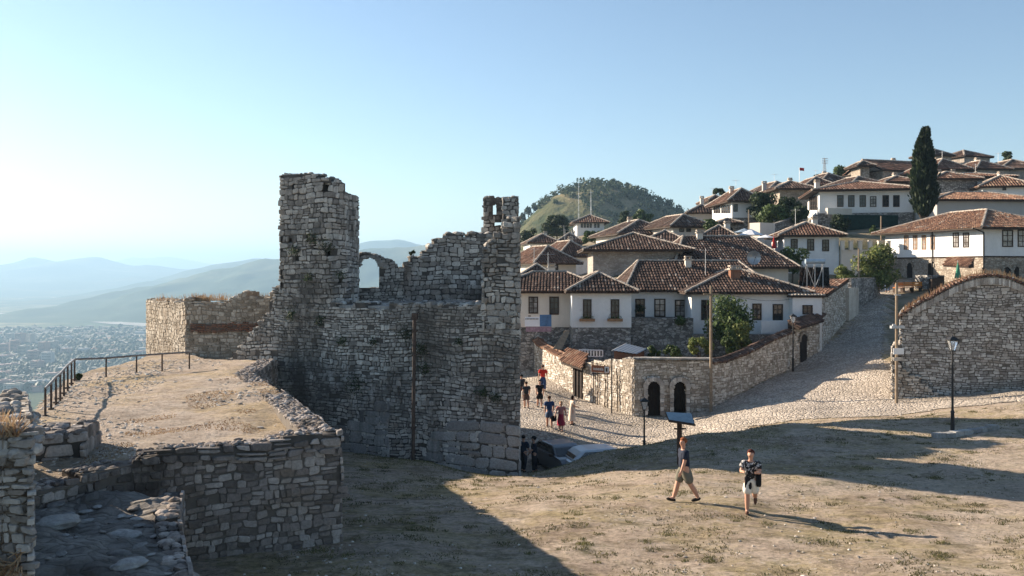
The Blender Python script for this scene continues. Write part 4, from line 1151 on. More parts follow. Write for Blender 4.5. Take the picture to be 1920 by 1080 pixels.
RH, rA, rd, rn, rze = house('large white house with sunlit left side and arched cellar doors', 1843, 1990, 80, 426, 528, 13.5, 2.0, yaw=14, over=1.0, ys=481, left=[(x,441,468,8,'curtain','woodlight') for x in (1700,1716.5,1733,1749.5)]+[(1793,436,464,11,'curtain'),(1812,436,464,11,'curtain')], wins=[(1888.5,431,463,20,'curtain'),(1917,431,463,19,'curtain')],
      wall='white', base='fs_warm', tile='tile_red', sp=0.27, doors=[(1706,492,521,10,'l'),(1745,492,522,10,'l'),(1888,500,530,14,'f'),(1906,499,530,9,'f')])
m = MB()     # timber string course and corner drain
z = zz(481, 80)
for s_ in (0,):
    q0 = rA + rn*0.06; q1 = rA + rd*10 + rn*0.06; m.tube((q0.x,q0.y,z),(q1.x,q1.y,z),0.06,0.06,4)
    bk = Vector((-rd.y, rd.x)); nl = -rd; q0 = rA + nl*0.06; q1 = rA + bk*13.5 + nl*0.06; m.tube((q0.x,q0.y,z),(q1.x,q1.y,z),0.06,0.06,4)
m.build('timber_band', [M['wood']], RH)
m = MB(); q0 = rA + rn*0.12 + nl*0.02; m.tube((q0.x,q0.y,zz(436,80)),(q0.x,q0.y,zz(520,80)),0.07,0.07,6); q2 = rA - rd*0.9 - rn*-0.6
m.tube((q0.x,q0.y,zz(436,80)),(q0.x-1.2,q0.y-0.3,zz(428,80)),0.06,0.06,6); m.build('drain_pipe', [M['iron']], RH); m = MB()
q0 = rA + bk*6.4 + nl*0.1; m.tube((q0.x,q0.y,zz(432,84)),(q0.x,q0.y,zz(515,86)),0.05,0.05,6); m.build('drain_pipe', [M['iron']], RH)
house('long low building with tiled roof right of the cypress', 1757, 1960, 105, 374, 412, 9, 1.3, yaw=4, over=0.6, wall='greyplaster', tile='tile_red', sp=0.34)
house('stone chapel with sunlit gable on the hilltop', 1655, 1765, 150, 318, 348, 9.5, 2.3, yaw=18, over=0.3, kind='gable', wall='fs_warm', tile='tile', sp=0.42, axis='x', name='chapel', cat='chapel')
house('small open bell shelter left of the chapel', 1613, 1630, 150, 311, 332, 4, 0.9, over=0.9, wall='fs_warm', tile='tile_brown', sp=0.42, name='bell_shelter', cat='shelter')
house('octagonal looking chapel drum just right of the cypress top', 1752, 1784, 158, 290, 318, 5, 1.3, over=0.5, wall='fs_warm', tile='tile_brown', sp=0.42, yaw=20, name='chapel', cat='chapel')
house('chapel drum with low pyramid roof near the right of the skyline', 1808, 1856, 160, 292, 322, 6, 1.5, over=0.5, wall='fs_pink', tile='tile_brown', sp=0.42, yaw=20, name='chapel', cat='chapel')
house('wide roof below the pyramid roofed drum', 1756, 1812, 140, 317, 335, 10, 2.0, over=0.8, wall='fs_pink', tile='tile', sp=0.42, yaw=5)
house('gabled stone house below the drum at far right', 1832, 1892, 142, 316, 345, 8, 1.7, over=0.5, wall='fs_pink', tile='tile', sp=0.42, yaw=10)
house('long dark roof running off the right edge near the skyline', 1880, 1960, 150, 316, 335, 12, 2.0, over=0.8, wall='fs_pink', tile='tile_brown', sp=0.42)
house('roof strip under the cypress top with shaded wall', 1755, 1832, 126, 335, 362, 9, 1.3, over=0.7, wall='fs_grey', tile='tile', sp=0.4)
house('red roof with white wall and tiny window at right', 1842, 1935, 122, 350, 370, 9, 1.8, yaw=-14, over=0.7, wall='white', tile='tile_red', sp=0.36, wins=[(1883,352,357,7)])
house('dark roof between chapel and big white house', 1665, 1720, 134, 341, 362, 8, 1.1, over=0.8, wall='fs_grey', tile='tile', sp=0.4)
house('low tiled roof against the left foot of the chapel', 1600, 1652, 138, 343, 360, 8, 1.3, over=0.6, wall='cream', tile='tile_brown', sp=0.42, yaw=12)
house('grey stone house across the top right background', 1780, 1900, 134, 331, 352, 8, 0.9, over=0.6, wall='fs_grey', tile='tile', sp=0.42)
# gate lodge with dark arch in the middle distance
house('arched gate lodge below the tall white house', 1352, 1384, 112, 418, 442, 5, 0.6, over=0.6, wall='fs_grey', tile='tile_brown', sp=0.36, doors=[(1367,424,444,15,'f')], name='gate_lodge', cat='gate')

# flower boxes, parapets, terrace walls
for (px, lab) in ((1101, 'flower box under the left window of the forward white wing'), (1153, 'flower box under the right window of the forward white wing')):
    q = at(px, 600, 64.0); T = thing('flower_box', lab, 'flower box', (q.x, q.y, q.z-0.15))
    m = MB(); m.box((q.x, q.y-0.05, q.z), (1.1,0.25,0.2), jit=0.01); m.build('box', [M['woodlight']], T)
    m = MB()
    for i in range(120):
        p = Vector((q.x+random.uniform(-.5,.5), q.y-0.05+random.uniform(-.12,.12), q.z+0.1+abs(random.gauss(0,.13)))); w = Vector((random.uniform(-1,1),random.uniform(-1,1),random.uniform(-1,1)))*0.05; w2 = Vector((random.uniform(-1,1),random.uniform(-1,1),random.uniform(-1,1)))*0.05
        m.face([p, p+w, p+w+w2, p+w2])
    m.build('plants', [M['leaf']], T)['kind'] = 'stuff'
def wallbox(name, label, cat, p0, p1, z0, z1, th, mat, parts='body', cap=None):
    T = thing(name, label, cat, (p0[0], p0[1], z0)) if label else None
    P = Path([p0, p1]); a = P.pos(0, 0), P.pos(P.len, 0), P.pos(P.len, -th), P.pos(0, -th)
    m = MB(); zl = z0 if isinstance(z0, tuple) else (z0, z0); zh = z1 if isinstance(z1, tuple) else (z1, z1)
    m.hexa([(a[0].x,a[0].y,zl[0]),(a[1].x,a[1].y,zl[1]),(a[2].x,a[2].y,zl[1]),(a[3].x,a[3].y,zl[0]),(a[0].x,a[0].y,zh[0]),(a[1].x,a[1].y,zh[1]),(a[2].x,a[2].y,zh[1]),(a[3].x,a[3].y,zh[0])])
    o = m.build(name if label is None else name, [mat])
    return o
def pw2(px, Y): return ((px-960)/F*Y, Y)
def tagged_wall(name, label, cat, *a):
    o = wallbox(name, None, cat, *a); return tag(o, label, cat)
tagged_wall('parapet', 'white balcony parapet in front of the two dark windows', 'parapet', pw2(1428,64.2), pw2(1484,64.2), zz(625,64.2), zz(601,64.2), 0.2, M['white'])
tagged_wall('courtyard_wall', 'dark rubble courtyard wall under the three recessed windows', 'wall', pw2(1184,65.2), pw2(1300,64.4), -7.2, zz(596,65), 0.5, M['fs_grey'])
tagged_wall('courtyard_wall', 'stone courtyard wall below the white balcony parapet', 'wall', pw2(1300,63.9), pw2(1486,63.6), -7.2, zz(627,63.7), 0.5, M['fs_grey'])
tagged_wall('balcony_wall', 'pale balcony parapet of the big white house', 'parapet', pw2(1552,109.8), pw2(1668,113.5), zz(402,110), zz(390,110), 0.4, M['cream'])
tagged_wall('terrace_wall', 'pillared cream terrace wall left of the large sunlit house', 'wall', pw2(1577,91), pw2(1665,91), -1.5, zz(468,91), 0.4, M['cream'])
for k, px in enumerate((1578,1594,1611,1630,1648,1664)):
    pass
for k, px in enumerate((1578,1594,1611,1630,1648,1664)):
    m = MB(); q = at(px, 461, 91); m.box((q.x, 90.8, q.z), (0.35,0.35,0.9)); m.box((q.x, 90.8, q.z+.49), (0.45,0.45,0.08)); o = m.build('pillar', [M['cream']])
    tag(o, ['leftmost','second','third','fourth','fifth','rightmost'][k] + ' short cream pillar on the terrace wall, counted from the left', 'pillar', 'cream pillars on the terrace wall')
tagged_wall('net_screen', 'dark green netting hung below the big white house', 'netting', pw2(1570,107.5), pw2(1684,108.6), zz(443,107), zz(402,107), 0.15, M['net'])
tagged_wall('lane_end_wall', 'rough stone wall at the bend of the lane below the bright tree', 'wall', pw2(1596,75), pw2(1650,82), -5.0, zz(521,78), 0.7, M['fs_grey'])
tagged_wall('gate_pier', 'stone pier with pale pipe beside the upper lane', 'pier', pw2(1592,73.6), pw2(1610,75.3), -5.0, zz(540,74), 0.6, M['garden'])
tagged_wall('bank_wall', 'long slanting stone bank wall above the small white house', 'wall', pw2(1425,104), pw2(1512,108), 1.0, (zz(428,104), zz(400,108)), 0.6, M['fs_grey'])
tagged_wall('cream_block', 'sunlit cream block beside the slanting bank wall', 'wall', pw2(1403,103.5), pw2(1425,102), 1.0, zz(418,103), 2.5, M['cream'])
tagged_wall('cafe_wall', 'grey stone planter behind the orange benches', 'planter', pw2(1716,81.5), pw2(1762,78.6), -1.8, zz(516,80), 0.5, M['fs_grey'])

# ------------------------------------------------------------------ vegetation
def crown(mb, blobs, n, leaf, rnd, flat=1.0, m=0):
    tot = sum(b[3]**2 for b in blobs)
    for (cx, cy, cz, r) in blobs:
        k = int(n*r*r/tot)
        for i in range(k):
            v = Vector((rnd.gauss(0,1), rnd.gauss(0,1), rnd.gauss(0,1))).normalized()
            rr = r*(rnd.random()**0.28)
            p = Vector((cx, cy, cz)) + Vector((v.x*rr, v.y*rr, v.z*rr*flat))
            nrm = (v + Vector((rnd.uniform(-1,1), rnd.uniform(-1,1), rnd.uniform(-1,1)))*0.9).normalized()
            a = nrm.orthogonal().normalized(); b = nrm.cross(a); t = rnd.uniform(0, 6.28)
            a2 = a*math.cos(t)+b*math.sin(t); b2 = nrm.cross(a2); l = leaf*rnd.uniform(0.6, 1.4)
            mb.face([p-a2*l*0.5, p+b2*l*0.32, p+a2*l*0.6, p-b2*l*0.32], m)
def tree(label, px0, px1, yt, yb, Y, mat='leaf', leaf=0.2, n=2500, trunk=True, ground=None, name='tree', cat='tree', seed=0, nb=14, group=None, flat=0.85, base=None):
    rnd = random.Random(int(px0*7+yt)+seed)
    x0, x1 = (px0-960)/F*Y, (px1-960)/F*Y; z1, z0 = zz(yt, Y), zz(yb, Y)
    cx = (x0+x1)/2; W_ = (x1-x0)/2; Hh = (z1-z0)/2
    gz = base if base is not None else min(z0, h(cx, Y))
    T = thing(name, label, cat, (cx, Y, gz), 0, group)
    mb = MB(); bl = []
    for i in range(nb):
        a = rnd.uniform(0, 6.28); rr = math.sqrt(rnd.random()); zt = rnd.uniform(-0.8, 0.8)
        rad = rnd.uniform(0.3, 0.5)
        k = math.sqrt(max(0.15, 1-zt*zt))
        bl.append((cx + W_*(1-rad*0.55)*rr*k*math.cos(a), Y + W_*0.8*(1-rad)*rr*k*math.sin(a), (z0+z1)/2 + Hh*(1-rad*0.45)*zt, rad*min(W_, Hh)*rnd.uniform(0.95,1.3)))
    crown(mb, bl, n, leaf, rnd, flat)
    mb.build('crown', [M[mat]], T)
    if trunk:
        mb = MB(); top = Vector((cx, Y, lerp(z0, z1, 0.55)))
        r = max(0.07, (z1-z0)*0.035)
        mb.tube((cx, Y, gz-0.3), (cx+0.05*W_, Y, lerp(gz, top.z, 0.6)), r, r*0.7, 7)
        for b in bl[:7]:
            mb.tube((cx+0.05*W_, Y, lerp(gz, top.z, 0.55)), (b[0], b[1], b[2]), r*0.5, r*0.12, 5)
        mb.build('trunk', [M['bark']], T)
    return T
# cypress
rnd = random.Random(3)
Tc = thing('cypress', 'tall dark cypress standing above the roofs on the right', 'tree', (at(1733,400,101).x, 101, zz(412,101)))
mb = MB()
prof = [(238,1.5),(244,6),(250,8),(262,11),(280,15),(310,20),(340,22),(365,23),(380,21),(392,16),(402,8)]
for i in range(15000):
    py = rnd.uniform(240, 403); w = interp(prof, py)/F*101
    a = rnd.uniform(0, 6.28); rr = w*(rnd.random()**0.3)*(1+0.3*noise.noise(Vector((math.cos(a)*1.5, math.sin(a)*1.5, py*0.06)))+0.1*noise.noise(Vector((a*2, py*0.2, 1))))
    if rnd.random() < .1: rr *= rnd.uniform(1.0, 1.28)
    cxp = 1733 + (4 if py < 262 else 0)*(262-py)/24*1.2 - 1
    c = at(cxp, py, 101); p = c + Vector((rr*math.cos(a), rr*math.sin(a), 0))
    up = Vector((math.cos(a)*0.45+rnd.uniform(-.3,.3), math.sin(a)*0.45+rnd.uniform(-.3,.3), 1)).normalized(); sd = up.cross(Vector((rnd.uniform(-1,1), rnd.uniform(-1,1), 0.1))).normalized(); l = rnd.uniform(0.2,0.6)
    mb.face([p-up*l*.5, p+sd*l*.22, p+up*l*.6, p-sd*l*.22])
mb.build('crown', [M['cypress']], Tc)
mb = MB(); q = at(1731,400,101); mb.tube((q.x,101,zz(416,101)),(q.x,101,zz(300,101)),0.3,0.1,8)
for k in range(4): mb.tube((q.x+rnd.uniform(-.4,.4),101+rnd.uniform(-.3,.3),zz(414,101)),(q.x+rnd.uniform(-.9,.9),101,zz(380,101)),0.13,0.06,6)
mb.build('trunk', [M['bark']], Tc)

tree('leafy garden tree in front of the long white house', 1312,1412,550,655,61.5,'leaf',0.2,5200,nb=30,base=-6.3)
tree('bright green garden shrub at the right foot of the leafy tree', 1368,1415,600,662,60.0,'leaf_light',0.17,1500,nb=10,name='shrub',cat='shrub',base=-6.8)
tree('low green shrub against the garden wall left of the leafy tree', 1283,1340,632,668,58.5,'leaf_light',0.16,1300,nb=10,name='shrub',cat='shrub',base=-7.2)
tree('leafy green bushes behind the arched wall coping',1240,1290,648,674,57,'leaf',0.15,1500,nb=12,name='shrub',cat='shrub',base=-7.6)
tree('tall loose shrub right of the utility pole',1352,1385,610,668,58.3,'leaf',0.16,1500,nb=12,name='shrub',cat='shrub',base=-7.0)
tree('small shrub beside the shed roof in the courtyard', 1210,1245,648,672,59,'leaf',0.15,900,nb=8,name='shrub',cat='shrub',base=-7.4)
tree('round dark bush growing before the small white house', 1450,1520,458,512,84,'leaf',0.24,2600,nb=16,name='bush',cat='bush')
tree('bright bushy tree at the bend of the lane', 1600,1684,455,542,81.5,'leaf_light',0.26,3600,nb=22)
tree('yellow green shrub left of the bright bushy tree', 1566,1612,492,535,79,'leaf_light',0.22,1500,nb=10,name='shrub',cat='shrub')
tree('large dark green tree on the slope right of the tall white house', 1400,1462,358,415,116,'leaf_dark',0.34,3000,nb=18)
tree('second dark tree on the slope nearer the big white house', 1452,1512,368,412,113,'leaf_dark',0.34,2200,nb=14)
tree('small green bush above the pale house roof', 1305,1342,404,436,110,'leaf',0.3,1400,nb=10,name='bush',cat='bush')
tree('dark rounded tree mass left of the distant white house', 1008,1078,404,446,185,'leaf_dark',0.5,2600,nb=18)
tree('dark tree at the castle corner skyline', 975,1012,425,470,170,'leaf_dark',0.45,1500,nb=12)
tree('pale green shrub beside the white house above the castle corner', 978,1040,470,498,118,'leaf_light',0.3,1700,nb=12,name='shrub',cat='shrub')
tree('pair of green trees right of the distant white house', 1156,1192,392,436,195,'leaf_dark',0.5,1500,nb=10)
tree('olive green tree touching the right one of the pair', 1185,1226,391,425,190,'leaf',0.5,1400,nb=10)
tree('low hedge in front of the distant white house', 1080,1150,432,458,150,'leaf',0.4,1700,nb=14,name='hedge',cat='hedge')
tree('skyline tree left of the grey roofed house', 1326,1372,351,372,150,'leaf_dark',0.4,1000,nb=10)
tree('green skyline tree behind the brown roofs', 1558,1604,305,345,165,'leaf',0.42,1700,nb=12)
tree('low skyline shrubs under the mast', 1520,1562,320,350,160,'leaf_dark',0.4,1300,nb=10,name='shrub',cat='shrub')
tree('small skyline tree at the far right edge', 1874,1910,283,306,172,'leaf_dark',0.4,900,nb=8)
tree('broad olive tree in the middle of the green slope',1425,1480,382,432,108,'leaf',0.32,2200,nb=14)
tree('dark low thicket at the right end of the green slope',1478,1522,385,420,106,'leaf_dark',0.3,1600,nb=12,name='bush',cat='bush')
tree('rounded green tree between the pale house and the gate lodge',1318,1352,408,440,104,'leaf',0.28,1300,nb=10)
tree('dark climbing plant under the big white house', 1560,1600,398,442,106.5,'leaf_dark',0.3,1600,nb=12,name='climber',cat='climbing plant')
tree('green shrub in front of the netting', 1630,1650,418,442,104,'leaf',0.26,800,nb=6,name='shrub',cat='shrub')
tree('shrub on the slope beneath the dark trees', 1405,1450,400,424,110,'leaf',0.3,1200,nb=8,name='shrub',cat='shrub')
tree('small dark shrub growing on the broken castle wall', 767,778,463,492,45.5,'leaf_dark',0.12,500,nb=5,name='shrub',cat='shrub',base=-1.4)
tree('green shrub at the foot of the railing corner', 141,158,700,716,33.6,'leaf',0.09,500,nb=5,name='shrub',cat='shrub',trunk=False,base=-4.3)
tree('courtyard plants on the sill of the recessed windows', 1262,1300,588,612,64.5,'leaf',0.13,700,nb=8,name='shrub',cat='shrub',trunk=False,base=-4.2)
tree('long hedge of plants under the middle houses', 1190,1215,570,594,66.8,'leaf_dark',0.12,300,nb=5,name='shrub',cat='shrub',trunk=False,base=-3.6)
tree('dark bushes behind the pale house on the ridge', 1225,1300,405,430,170,'leaf_dark',0.45,1300,nb=10,name='bush',cat='bush')

# ------------------------------------------------------------------ wooded hill
def hill_z(X, Y):
    cx, cy = 103, 640
    prof = np.interp(960+X/640*F, [870,930,975,1000,1030,1060,1090,1115,1140,1170,1200,1230,1260,1285,1330,1400,1500], [520,470,412,392,368,352,341,337,340,347,357,372,384,398,420,450,500])
    zt = (HY-prof-9)/F*640
    d = (Y-640)
    fall = np.where(d < 0, np.exp(-(d/120)**2), np.exp(-(d/170)**2))
    return -40 + (zt+40)*fall + vnoise(X, Y, 0.05, 2.0, 51)
hill = sheet('wooded_hill', graded([(-60,330,4)]), graded([(330,980,5)]), hill_z, M['hill'])
tag(hill, kind='structure')
rnd = random.Random(12); mb = MB()
def hz1(x, y): return float(hill_z(np.array([x]), np.array([y]))[0])
for i in range(2300):
    y = rnd.uniform(450, 690); x = rnd.uniform(-20, 250)
    px = pxof(x, y); zt = hz1(x, y); py = HY - zt/y*F
    if noise.noise(Vector((x*0.02, y*0.02, 1))) + (405-py)*0.012 < -0.02 and rnd.random() < 0.7: continue
    if 1030 < px < 1090 and 372 < py < 392 and rnd.random() < 0.9: continue
    if px < 1010 and py > 385 and rnd.random() < 0.9: continue
    r = rnd.uniform(1.6, 4.2)
    crown(mb, [(x, y, zt+r*0.75, r)], 26, 2.0, rnd, 1.0)
o = mb.build('hill_woods', [M['leaf_hill']]); tag(o, 'dark woodland covering the round hill behind the town', 'woods', kind='stuff')
def pxt(label, px, py, Y, hgt, name='pine_tree'):
    q = at(px, py, Y); q.z = hz1(q.x, Y)-.3; T = thing(name, label, 'tree', (q.x, Y, q.z)); mb = MB(); rnd = random.Random(px)
    crown(mb, [(q.x+rnd.uniform(-1,1), Y, q.z+hgt*0.65, hgt*0.28),(q.x, Y, q.z+hgt*0.8, hgt*0.22),(q.x+1, Y, q.z+hgt*0.5, hgt*0.2)], 220, 1.6, rnd); mb.build('crown', [M['leaf_dark']], T)
    mb = MB(); mb.tube((q.x,Y,q.z-1.5),(q.x,Y,q.z+hgt*.6),0.4,0.2,5); mb.build('trunk', [M['bark']], T)
for px, py, hg, lab in [(980,408,8,'small dark pine on the hill skyline closest to the castle corner'),(991,398,9,'dark pine on the hill skyline, second from the castle corner'),(1001,392,8,'dark pine on the hill skyline, third from the castle corner'),(1150,348,8,'leaning pine just right of the hill summit'),(1158,350,7,'small pine beside the leaning pine near the summit'),(1176,355,7,'dark pine on the right shoulder of the hill'),(1253,388,7,'last small pine low on the hill right slope')]:
    pxt(lab, px, py, 640, hg)
def mast(label, px, yt, yb, Y, w, arms=0, name='radio_mast', cat='mast'):
    q0, q1 = at(px, yb, Y), at(px, yt, Y)
    if Y > 400: q0.z = hz1(q0.x, Y)
    T = thing(name, label, cat, (q0.x, Y, q0.z)); mb = MB(); r = w/2
    for sx, sy in ((-1,-1),(1,-1),(1,1),(-1,1)):
        mb.tube((q0.x+sx*r, Y+sy*r, q0.z-1), (q1.x+sx*r*.15, Y+sy*r*.15, q1.z), 0.06*w, 0.04*w, 4)
    n = 8
    for k in range(n):
        t0, t1 = k/n, (k+1)/n; r0, r1 = r*(1-.85*t0), r*(1-.85*t1); z0, z1 = lerp(q0.z,q1.z,t0), lerp(q0.z,q1.z,t1)
        for sy in (-1, 1):
            mb.tube((q0.x-r0,Y+sy*r0,z0),(q0.x+r1,Y+sy*r1,z1),0.03*w,0.03*w,4); mb.tube((q0.x+r0,Y+sy*r0,z0),(q0.x-r1,Y+sy*r1,z1),0.03*w,0.03*w,4)
    mb.build('lattice', [M['galv']], T)
    if arms:
        mb = MB()
        for k in range(arms): mb.box((q1.x, Y-r*.3, lerp(q0.z,q1.z,0.95-k*0.12)), (w*1.6, 0.2, w*0.16))
        mb.build('antenna', [M['galv']], T)
mast('thin lattice mast on the left flank of the wooded hill', 1085, 333, 370, 560, 0.8, 1)
mast('pylon above the white hut on the wooded hill', 1108, 355, 376, 540, 1.3, 1)
mast('telecom mast rising from the skyline behind the brown roofs', 1546, 296, 330, 165, 0.7, 3)
q = at(1105, 383, 540); q.z = hz1(q.x, 540)+.9; T = thing('hut', 'small white hut at the foot of the hill pylon', 'hut', (q.x, 540, q.z-2)); mb = MB(); mb.box((q.x,540,q.z-0.4),(4,3,2.2)); mb.build('wall', [M['white']], T); mb = MB(); mb.hexa([(q.x-2.3,538.2,q.z+.72),(q.x+2.3,538.2,q.z+.72),(q.x+2.3,541.8,q.z+.72),(q.x-2.3,541.8,q.z+.72),(q.x-2,539.8,q.z+1.5),(q.x+2,539.8,q.z+1.5),(q.x+2,540.2,q.z+1.5),(q.x-2,540.2,q.z+1.5)]); mb.build('roof', [M['tile']], T)

# ------------------------------------------------------------------ far mountains and the valley
def ridge(name, Y, prof, foot, back, seed, amp, step=60, mat='mount'):
    x0 = (prof[0][0]-960)/F*Y; x1 = (prof[-1][0]-960)/F*Y
    xs = graded([(x0, x1, step)]); ys = graded([(Y-foot, Y, foot/26), (Y, Y+back, back/10)])
    pxs = [p[0] for p in prof]; pys = [p[1] for p in prof]
    def f(X, Yy):
        zt = (HY - np.interp(960+X/Y*F, pxs, pys))/F*Y
        t = np.where(Yy < Y, (Yy-(Y-foot))/foot, 1-(Yy-Y)/back); t = np.clip(t, 0, 1)
        spur = vnoise(X, Yy, 5.0/foot, 1.0, seed)
        k = t**1.25
        return -190 + (zt+190)*np.clip(k*(1+0.22*spur*(1-t)), -0.01, 1.2) + vnoise(X, Yy, 18.0/foot, amp, seed+1)*t*(1-t*0.7)
    return sheet(name, xs, ys, f, M[mat])
ridge('far_mountains', 17500, [(-300,500),(60,498),(150,496),(219,490),(247,482),(280,484),(310,480),(350,487),(380,493),(450,498),(800,500)], 3000, 2500, 61, 30, 120)
ridge('left_mountains', 9500, [(-400,505),(-150,500),(28,499),(45,492),(67,485),(85,488),(107,491),(125,487),(149,482),(168,482),(186,483),(210,491),(242,499),(281,499),(320,502),(365,505),(430,520),(520,545)], 3400, 1800, 71, 60, 70)
ridge('middle_mountains', 6800, [(230,560),(330,515),(365,505),(400,498),(422,493),(450,488),(478,482),(500,484),(526,487),(600,480),(672,459),(700,454),(744,450),(767,454),(800,462),(900,480),(1000,500)], 2000, 1500, 81, 40, 50)
ridge('right_mountain', 4300, [(140,585),(197,556),(240,546),(281,539),(337,522),(370,513),(400,506),(430,503),(450,500),(470,493),(492,486),(526,485),(580,478),(672,468),(720,466),(770,462),(800,455),(830,446),(870,440),(950,440),(1100,450)], 1150, 1200, 91, 35, 32)
sheet('valley_floor', graded([(-12000,-3000,400),(-3000,1500,60),(1500,9000,400)]), graded([(200,4500,60),(4500,19000,500)]), lambda X, Y: -190 + vnoise(X, Y, 0.002, 1.5, 101), M['valley'])
mb = MB(); pts = []
for px, py in [(-60,588),(30,590),(70,593),(120,598),(170,601),(220,607),(262,609),(285,611),(330,612)]:
    Y = 190/((py-HY)/F); pts.append(((px-960)/F*Y, Y))
for i in range(len(pts)-1):
    (x0,y0),(x1,y1) = pts[i], pts[i+1]; w = 55
    mb.face([(x0,y0-w,-187.4),(x1,y1-w,-187.4),(x1,y1+w,-187.4),(x0,y0+w,-187.4)])
o = mb.build('river_bed', [plain('pale_river_gravel', (0.34,0.32,0.28), 0.8, 0.2, scale=0.02)]); tag(o, kind='structure')
# the city
rnd = random.Random(77)
CM = [plain('city_white', (0.5,0.48,0.45), scale=0.1), plain('city_pink', (0.36,0.24,0.2), scale=0.1), plain('city_cream', (0.36,0.32,0.26), scale=0.1), plain('city_roof', (0.3,0.13,0.08), scale=0.2), M['glass']]
def city_xy(px, py):
    Y = 188/((py-HY)/F); return (px-960)/F*Y, Y
def city_mesh(kind, w, d, hh, mat):
    mb = MB()
    mb.box((0,0,hh/2), (w,d,hh))
    if kind == 0:
        mb.hexa([(-w/2-.5,-d/2-.5,hh+.02),(w/2+.5,-d/2-.5,hh+.02),(w/2+.5,d/2+.5,hh+.02),(-w/2-.5,d/2+.5,hh+.02),(-w*.3,-.3,hh+2.4),(w*.3,-.3,hh+2.4),(w*.3,.3,hh+2.4),(-w*.3,.3,hh+2.4)], 1)
    else:
        mb.box((w*.2,0,hh+1.02), (w*.3,d*.4,2)); mb.box((0,0,hh+.26), (w+.4,d+.4,.5))
        for fl in range(int(hh/3)):
            mb.box((0,-d/2-.03,fl*3+1.7), (w*.86,.1,1.1), 0, 2); mb.box((-w/2-.03,0,fl*3+1.7), (.1,d*.8,1.1), 0, 2)
    return mb
protos = {}
cnt = 0
spots = []
big = [(38,650,34,1),(58,648,30,2),(28,668,36,1),(45,672,28,2),(83,668,32,1),(90,688,30,0),(70,700,24,1),(110,650,26,2),(128,640,16,0),(20,640,22,2),(10,665,26,1),(125,668,18,1),(100,660,26,2),(62,680,26,1),(140,690,14,0)]
for i, (px, py, hh, c) in enumerate(big):
    spots.append((px, py, 1, hh, c))
while len(spots) < 275:
    px = rnd.uniform(-10, 300); py = 620 + (rnd.random()**0.75)*112
    if px > 250 and py > 690: continue
    spots.append((px, py, 0 if rnd.random() < 0.75 else 2, 0, rnd.randrange(3)))
for (px, py, k, hh, c) in spots:
    x, y = city_xy(px, py)
    if k == 1:
        key = (1, hh, c)
    else: key = (k, rnd.randrange(4), c)
    if key not in protos:
        if k == 1: mb = city_mesh(1, 20, 14, hh, CM[c])
        elif k == 0: mb = city_mesh(0, rnd.uniform(9,16), rnd.uniform(8,12), rnd.uniform(5,9), CM[c])
        else: mb = city_mesh(2, rnd.uniform(14,38), rnd.uniform(10,16), rnd.uniform(8,15), CM[c])
        nm = 'tower_block' if k == 1 else ('city_house' if k == 0 else 'city_block')
        o = mb.build(nm, [CM[c], CM[3], CM[4]]); protos[key] = o
    else:
        o = protos[key].copy(); COL.objects.link(o)
    o.location = (x, y, -189.6); o.rotation_euler = (0,0,rnd.uniform(-0.6,0.6))
    if k == 1: tag(o, 'tall pale apartment block in the hazy city at far left', 'apartment block', 'tall apartment blocks in the hazy city')
    elif k == 0: tag(o, 'small red roofed house among trees in the hazy city below', 'house', 'small red roofed houses of the hazy city')
    else: tag(o, 'low flat roofed city building in the hazy valley below', 'building', 'flat roofed buildings of the hazy city')
mb = MB()
for i in range(7500):
    px = rnd.uniform(-30, 330); py = 613 + (rnd.random()**0.6)*118; x, y = city_xy(px, py); r = rnd.uniform(3,9)
    mb.blob((x, y, -188+r*.5), (r*1.3, r, r), 0, sub=0)
o = mb.build('city_trees', [M['leaf_dark']]); tag(o, 'trees scattered between the buildings of the hazy city', 'trees', kind='stuff')
mb = MB()
for i in range(700):
    px = rnd.uniform(-20, 330); py = 615 + (rnd.random()**0.9)*40; x, y = city_xy(px, py); w = rnd.uniform(8,26)
    mb.box((x, y, -189+3), (w, rnd.uniform(8,14), rnd.uniform(6,12)), rnd.uniform(-.6,.6))
o = mb.build('distant_city', [CM[2]]); tag(o, 'far outskirts of the city merging in the haze', 'city', kind='stuff')
# ------------------------------------------------------------------ ground litter
rnd = random.Random(21)
def gg(x, y): return g(x, y)
def batch_g(pts):
    a = np.array(pts); return ground_z(a[:,0], a[:,1])
pts = []
while len(pts) < 1800:
    y = 17 + 26*rnd.random()**1.3; x = rnd.uniform(-6, 27)*min(1, y/24+.2)
    if noise.noise(Vector((x*0.35, y*0.35, 4))) + rnd.uniform(-.35,.35) < 0.0: continue
    if x < 1 and y > 34: continue
    if y > 40 and x < 12: continue
    pts.append((x, y))
zs = batch_g(pts); mb = MB()
for (x, y), z in zip(pts, zs):
    r = min(0.07, 0.012+abs(rnd.gauss(0, 0.014))); mb.blob((x, y, z+r*0.2), (r*1.3, r, r*0.6), 0, sub=0)
o = mb.build('pebbles', [M['garden']]); tag(o, 'small pale stones scattered over the dry meadow', 'pebbles', kind='stuff')
pts = []
while len(pts) < 22000:
    y = 17 + 25*rnd.random()**1.2; x = rnd.uniform(-6, 27)*min(1, y/24+.2)
    n_ = noise.noise(Vector((x*0.55, y*0.8, 14))) + 0.5*noise.noise(Vector((x*1.9, y*2.5, 5)))
    if n_ + rnd.uniform(-.25,.25) < 0.3: continue
    if (x < 0.5 and y > 34) or (y > 39 and x < 12): continue
    pts.append((x, y))
while len(pts) < 29000:   # greener strip at the top of the slope and along the castle foot
    if rnd.random() < 0.6: y = rnd.uniform(33, 38); x = rnd.uniform(0.6, 11)
    else: x = rnd.uniform(-6.5, 0); y = 34.3-0.45*(x-.31)-abs(rnd.gauss(0,1.1))
    pts.append((x, y))
zs = batch_g(pts); mb = MB()
